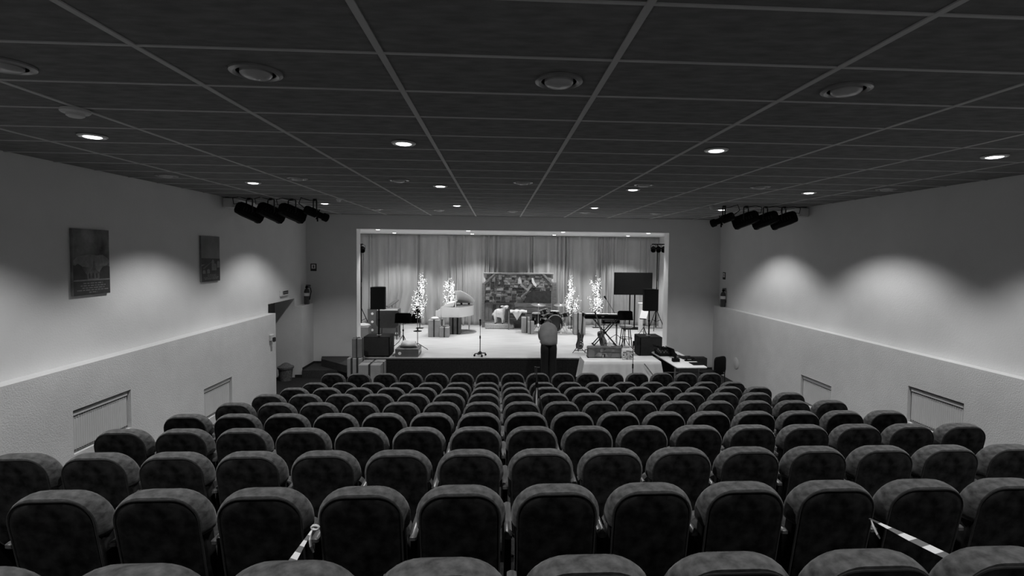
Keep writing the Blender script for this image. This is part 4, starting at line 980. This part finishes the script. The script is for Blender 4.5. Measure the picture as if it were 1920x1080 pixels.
link('column', G().rbox(-.06, .06, -.06, .06, .04, zt-.04, .006), 'offwhite', t); link('cap', G().rbox(-.085, .085, -.085, .085, zt-.04, zt, .008), 'white', t); link('base', G().rbox(-.08, .08, -.08, .08, 0, .04, .006), 'offwhite', t)

# ------------------------------------------------------------------ tables in front of the stage
TZ = .75; a = at(1091, 676.5, z=TZ); TX0, TX1, TY0, TY1 = 2.03, 3.84, 11.66, 12.3
t = thing('table', 'table hidden under the white cloth before the stage', 'table', ((TX0+TX1)/2, (TY0+TY1)/2, 0))
link('tabletop', G().rbox(TX0-t.location.x, TX1-t.location.x, -.32, .32, TZ-.04, TZ-.004, .008), 'wood', t)
for sx in (-.8, .8):
    for sy in (-.26, .26): link('leg', G().tube([(sx, sy, 0), (sx, sy, TZ-.04)], .018), 'darkmetal', t)
g = G(); per = []; c_ = .03
def side(p, q_, n): return [(p[0]+(q_[0]-p[0])*k/n, p[1]+(q_[1]-p[1])*k/n) for k in range(n)]
cs = [(TX0, TY0), (TX1, TY0), (TX1, TY1), (TX0, TY1)]; N = [40, 14, 40, 14]
for i in range(4): per += side(cs[i], cs[(i+1) % 4], N[i])
cx, cyy = (TX0+TX1)/2, (TY0+TY1)/2; loops = []
loops.append([(cx+(x-cx)*.985, cyy+(y-cyy)*.97, TZ+.002) for x, y in per]); loops.append([(x, y, TZ-.006) for x, y in per])
for k in range(1, 7):
    d = k/6; L = []
    for i, (x, y) in enumerate(per):
        wv = (.016*math.sin(i*1.3)+.014*math.sin(i*.57+1))*d; dx, dy = (x-cx)/(TX1-cx), (y-cyy)/(TY1-cyy)
        fx = max(0, abs(dx)-.93)/.07; fy = max(0, abs(dy)-.9)/.1
        nx = math.copysign(1, dx) if abs(dx) > .999 else 0; ny = math.copysign(1, dy) if abs(dy) > .999 else 0
        fl_ = .035*d+.03*d*fx*fy
        L.append((x+nx*(fl_+wv)+(.03*d*fx*fy*math.copysign(1, dx) if ny else 0), y+ny*(fl_+wv), TZ-.006-.52*d))
    loops.append(L)
o = link('tablecloth', g.loft(loops, True, False), 'cloth', None, ang=50); tag(o, 'white cloth hanging over the table before the stage', 'tablecloth')
sc = at(1135, 673.5, z=TZ); SXW = 65*mpp(12.0); sh = at(1135, 651, y=12.0).z-TZ
t = thing('painted_suitcase', 'old suitcase painted with a dark village scene on the table', 'suitcase', (at(1134, 672, y=12.0).x, 12.1, TZ+.003), R(-2))
link('body', G().rbox(-SXW/2, SXW/2, -.1, .1, 0, sh, .02), 'suit', t)
g = lambda pts, nm, m, d=0: link(nm, G().prism([((u-.5)*SXW, v_*sh) for u, v_ in pts], -.105-d, -.1-d), m, t, smooth=False)
g([(.02, .1), (.2, .1), (.2, .6), (.12, .75), (.02, .8)], 'painted_hill', 'kraftm'); g([(.2, .15), (.6, .15), (.55, .45), (.3, .5)], 'painted_field', 'suitl')
g([(.38, .5), (.46, .6), (.46, .85), (.4, .9), (.36, .7)], 'painted_figure', 'suitl', .004); g([(.42, .12), (.52, .12), (.52, .4), (.42, .4)], 'painted_house', 'st0', .004)
g([(.44, .1), (.455, .1), (.455, .32), (.44, .32)], 'painted_candle', 'paper', .008); g([(.7, .1), (.95, .1), (.92, .45), (.72, .4)], 'painted_roofs', 'kraftm', .002); g([(.45, .6), (.95, .55), (.8, .8), (.55, .85)], 'painted_sky', 'st1', .002)
link('corner', G().rbox(-SXW/2-.004, -SXW/2+.03, -.104, .104, -.0, .05, .006), 'dark', t); link('corner', G().rbox(SXW/2-.03, SXW/2+.004, -.104, .104, 0, .05, .006), 'dark', t)
link('handle', G().tube([(-SXW/2, 0, sh*.4), (-SXW/2-.05, 0, sh*.4), (-SXW/2-.05, 0, sh*.7), (-SXW/2, 0, sh*.7)], .012), 'dark', t)
p = at(1142.5, 651, y=12.1)
t = thing('candle_star', 'small pale star ornament standing on the painted suitcase', 'ornament', (p.x, 12.1, TZ+.003+sh+.001))
link('star', G().prism([((.075 if k % 2 == 0 else .03)*math.sin(k*math.pi/5), .07+(.075 if k % 2 == 0 else .03)*math.cos(k*math.pi/5)) for k in range(10)], -.012, .012), 'paper', t, smooth=False); link('foot', G().lathe([(.001, 0), (.04, 0), (.03, .012), (.001, .012)], 12), 'kraft', t)
for k, (px, hh, lab) in enumerate(((1171.5, .16, 'left'), (1178, .19, 'middle'), (1184.5, .18, 'right'))):
    p = at(px, 675, z=TZ)
    t = thing('sweet_jar', '%s clear jar of patterned sweets beside the painted suitcase' % lab, 'jar', (p.x, p.y+.04, TZ+.003), 0, 'jars on the white table')
    link('jar', G().lathe([(.001, 0), (.048, 0), (.052, .01), (.052, hh-.03), (.04, hh), (.001, hh)], 16), 'glass', t); link('lid', G().lathe([(.001, hh), (.042, hh), (.042, hh+.02), (.001, hh+.02)], 16), 'steel', t)
    for n_ in range(9):
        a = rnd.uniform(-2.6, -.5); link('sweet', G().ball((.05*math.cos(a), .05*math.sin(a), rnd.uniform(.02, hh-.04)), rnd.uniform(.010, .016), 8), rnd.choice(['dark', 'paper', 'st1']), t)
tt = link('cable', G().tube([at(1208, 682, y=11.61), at(1213, 688, y=11.58), at(1222, 700, y=11.56), at(1230, 712, y=11.54)], .012, 6), 'st1'); tag(tt, 'grey cable hanging down the front of the white cloth', 'cable')
# folding table with mixer gear
FZ = .735
t = thing('folding_table', 'long white folding table at the right by the stage', 'table', (4.37, 12.05, 0), R(1.2)); fw, fl2 = .35, .9
link('tabletop', G().rbox(-fw, fw, -fl2, fl2, FZ-.05, FZ, .018), 'white', t)
for y in (-.6, .6):
    for x in (-.28, .28): link('leg', G().tube([(x, y, FZ-.05), (x, y, 0)], .015), 'steel', t)
    link('crossbar', G().tube([(-.28, y, .25), (.28, y, .25)], .012), 'steel', t)
def on(px, py): p = at(px, py, z=FZ); p.z = FZ+.001; return p
p = on(1271, 669)
t = thing('laptop', 'open dark laptop seen edge on at the folding table', 'laptop', (p.x, p.y, FZ+.001), R(100))
link('keyboard_deck', G().rbox(-.16, .16, -.12, .12, 0, .018, .004), 'dark', t); T = Matrix.Translation((0, .12, .016)) @ Matrix.Rotation(R(-22), 4, 'X')
link('screen', G().rbox(-.16, .16, -.006, .006, 0, .23, .003, T), 'black', t)
p = on(1287, 671.5); t = thing('control_pad', 'flat black controller lying behind the laptop edge', 'controller', (p.x, p.y, FZ+.001), R(3))
link('body', G().rbox(-.15, .15, -.14, .14, 0, .03, .006), 'black', t)
for a in (-.09, 0, .09): link('fader', G().box(a-.012, a+.012, -.05, .05, .03, .042), 'dark', t)
p = on(1306, 682.5); t = thing('notebook', 'flat black folder at the near end of folding table', 'folder', (p.x, p.y, FZ+.001), R(2)); link('cover', G().rbox(-.13, .13, -.14, .14, 0, .015, .004), 'black', t); link('pages', G().box(-.12, .125, -.13, .13, .004, .011), 'paper', t)
p = on(1267, 678); t = thing('adapter_box', 'small black box with a raised aerial on folding table', 'device', (p.x, p.y, FZ+.001)); link('box', G().rbox(-.08, .08, -.06, .06, 0, .075, .006), 'black', t); link('aerial', G().tube([(-.02, 0, .07), (-.03, 0, .19)], .02), 'black', t)
p = on(1294, 677); t = thing('receiver', 'small dark receiver with knobs on folding table', 'device', (p.x, p.y, FZ+.001)); link('box', G().rbox(-.13, .13, -.035, .035, 0, .03, .006), 'black', t)
for a in (-.09, .05): link('knob', G().tube([(a, 0, .03), (a, 0, .065)], .02), 'black', t)
p = on(1248, 665); t = thing('mixer', 'dark audio mixer heaped with cables on folding table', 'mixer', (p.x, p.y, FZ+.001), R(2))
link('chassis', G().prism([(-.2, 0), (.2, 0), (.2, .11), (-.2, .05)], -.22, .22, 'x', T=Matrix.Identity(4)), 'black', t, smooth=False)
for a in range(5):
    for b in range(3): link('knob', G().tube([(-.16+a*.08, -.1+b*.1, .06), (-.16+a*.08, -.1+b*.1, .1+.02*b)], .012, 6), 'steel', t)
g = G()
for k in range(6):
    x, y = p.x+rnd.uniform(-.2, .05), p.y+rnd.uniform(-.25, .3); P = [Vector((x+rnd.uniform(-.12, .12), y+rnd.uniform(-.12, .12), FZ+.13+rnd.uniform(0, .07))) for _ in range(7)]; g.tube(P, .011, 6)
tt = link('cable_heap', g, 'black'); tag(tt, 'heap of black cables on the mixer', 'cables', kind='stuff')
p = on(1240, 661); t = thing('headphones', 'dark headphones lying at the far end of folding table', 'headphones', (p.x, p.y, FZ+.001))
link('band', G().tube([(.09*math.cos(R(a)), 0, .04+.11*math.sin(R(a))) for a in range(0, 181, 20)], .012), 'black', t)
for s in (-1, 1): link('ear_cup', G().ball((s*.09, 0, .045), (.03, .045, .045), 12), 'darkmetal', t)
# black chair at right
p = at(1350, 690, y=11.75)
t = thing('stacking_chair', 'black stacking chair beside the folding table', 'chair', (p.x-.2, 11.75, 0), R(32))
link('backrest', G().loft([rr(.21-i, .5+i, .88-i, .09, .06, y) for i, y in ((.02, -.25), (0, -.235), (0, -.2), (.02, -.185))]), 'black', t); link('seat', G().rbox(-.22, .22, -.2, .22, .43, .48, .02), 'black', t)
for sx in (-.2, .2):
    link('leg', G().tube([(sx, -.23, .6), (sx, -.21, .44), (sx, -.25, 0)], .012), 'darkmetal', t); link('leg', G().tube([(sx, .2, .44), (sx, .22, 0)], .012), 'darkmetal', t)

# ------------------------------------------------------------------ person bending over the stage edge
PYD = 12.42; p = at(1029, 645, y=PYD)
t = thing('person', 'person in grey shirt and black trousers bending towards stage', 'person', (p.x, PYD, 0))
hz = p.z   # belt height
SH = hz+.36
bv = [(0, 0, hz-.04), (0, .04, hz+.1), (0, .13, hz+.24), (0, .25, SH), (0, .36, SH+.07), (.0, .44, SH+.075), (.02, .52, SH+.06),
      (.14, .26, SH-.01), (.185, .36, SH-.15), (.17, .50, SH-.32), (.12, .62, SH-.38), (-.14, .26, SH-.01), (-.185, .36, SH-.15), (-.17, .50, SH-.32), (-.12, .62, SH-.38),
      (.08, 0, hz-.12), (.085, .02, hz*.5), (.09, -.02, .09), (.1, .12, .04), (-.08, 0, hz-.12), (-.085, .02, hz*.5), (-.09, -.02, .09), (-.1, .12, .04)]
be = [(0, 1), (1, 2), (2, 3), (3, 4), (4, 5), (5, 6), (3, 7), (7, 8), (8, 9), (9, 10), (3, 11), (11, 12), (12, 13), (13, 14), (0, 15), (15, 16), (16, 17), (17, 18), (0, 19), (19, 20), (20, 21), (21, 22)]
br = [.11, .11, .12, .12, .055, .08, .075, .065, .05, .04, .03, .065, .05, .04, .03, .085, .055, .045, .035, .085, .055, .045, .035]
skinned('body', bv, be, br, 'skin', t)
# shirt: one loft of ovals along the bent back, sleeves as skins
def ov(c, wx, wd, tilt, n=24, wr=0):
    o = []
    for k in range(n):
        a = 2*math.pi*k/n; e = .75
        ca, sa = math.cos(a), math.sin(a); x = wx*math.copysign(abs(ca)**e, ca); y = wd*math.copysign(abs(sa)**e, sa)*(1+wr*math.sin(5*a+c[2]*40))
        o.append((c[0]+x, c[1]+y*math.cos(tilt), c[2]+y*math.sin(tilt)))
    return o
link('shirt', G().loft([ov((0, 0, hz-.02), .185, .14, 0, wr=.03), ov((0, -.005, hz+.01), .205, .155, 0, wr=.06), ov((0, .01, hz+.06), .213, .16, -.1, wr=.05), ov((0, .035, hz+.12), .215, .16, -.25, wr=.04),
    ov((0, .075, hz+.19), .222, .16, -.4, wr=.03), ov((0, .13, hz+.26), .228, .155, -.55, wr=.02), ov((0, .20, hz+.33), .222, .145, -.75), ov((0, .27, SH+.015), .195, .12, -.95), ov((0, .33, SH+.05), .14, .09, -1.1), ov((0, .37, SH+.065), .085, .075, -1.15), ov((0, .39, SH+.07), .07, .07, -1.15)]), 'shirt', t, ang=80)
for s in (-1, 1):
    skinned('sleeve', [(s*.13, .24, SH-.02), (s*.175, .36, SH-.15), (s*.165, .5, SH-.31)], [(0, 1), (1, 2)], [.085, .075, .062], 'shirt', t)
link('collar', G().lathe([(.07, 0), (.085, 0), (.08, .03), (.068, .03)], 18, Matrix.Translation((0, .375, SH+.065)) @ aim((0, .9, .42))), 'shirt', t)
tw_ = lambda z, x, wx, wd, y=0: ov((x, y, z), wx, wd, 0)
for s in (-1, 1):
    link('trousers', G().loft([tw_(hz+.005, s*.09, .1, .135), tw_(hz-.1, s*.095, .105, .15), tw_(hz-.2, s*.096, .104, .14, .01), tw_(hz*.5, s*.095, .092, .1, .02), tw_(.12, s*.098, .085, .1, -.01), tw_(.05, s*.1, .085, .11, 0)]), 'trousers', t, ang=80)
link('belt', G().loft([ov((0, 0, hz-.025), .193, .147, 0), ov((0, 0, hz-.0), .195, .149, 0)]), 'black', t)
hc = (.02, .50, SH+.075)
link('hair', G().ball((hc[0], hc[1]-.025, hc[2]+.015), (.105, .125, .115), 18), 'hair', t)
for s in (-1, 1):
    link('ear', G().ball((hc[0]+s*.098, hc[1]+.01, hc[2]-.02), (.012, .022, .032), 10), 'skin', t)
    link('eye', G().ball((hc[0]+s*.033, hc[1]+.095, hc[2]-.01), .012, 8), 'paper', t)
    link('shoe', G().loft([[(s*.10+a*math.cos(2*math.pi*k/14)*.9, .03+a*1.0+b*math.sin(2*math.pi*k/14)-.02, z) for k in range(14)] for a, b, z in ((.055, .14, 0), (.058, .145, .04), (.05, .12, .075), (.04, .06, .1))]), 'black', t)
    hx_, hy_, hzz = s*.12, .62, SH-.38
    hv = [(hx_, hy_, hzz), (hx_-s*.01, hy_+.06, hzz-.02), (hx_-s*.012, hy_+.085, hzz-.03)]; he = [(0, 1), (1, 2)]; hr = [.026, (.036, .018), (.034, .016)]
    for f_, (o_, l_) in enumerate(((-.03, .065), (-.01, .078), (.01, .072), (.028, .055))):
        b_ = len(hv); hv += [(hx_+o_, hy_+.10, hzz-.035), (hx_+o_*1.1, hy_+.10+l_*.5, hzz-.05), (hx_+o_*1.1, hy_+.10+l_*.85, hzz-.085)]; he += [(2, b_), (b_, b_+1), (b_+1, b_+2)]; hr += [.0095, .009, .008]
    b_ = len(hv); hv += [(hx_-s*.045, hy_+.06, hzz-.03), (hx_-s*.055, hy_+.09, hzz-.045)]; he += [(1, b_), (b_, b_+1)]; hr += [.011, .009]
    skinned('hand', hv, he, hr, 'skin', t, 1)
link('nose', G().ball((hc[0], hc[1]+.115, hc[2]-.035), (.014, .02, .022), 8), 'skin', t); link('mouth', G().ball((hc[0], hc[1]+.1, hc[2]-.07), (.026, .01, .007), 8), 'st1', t)
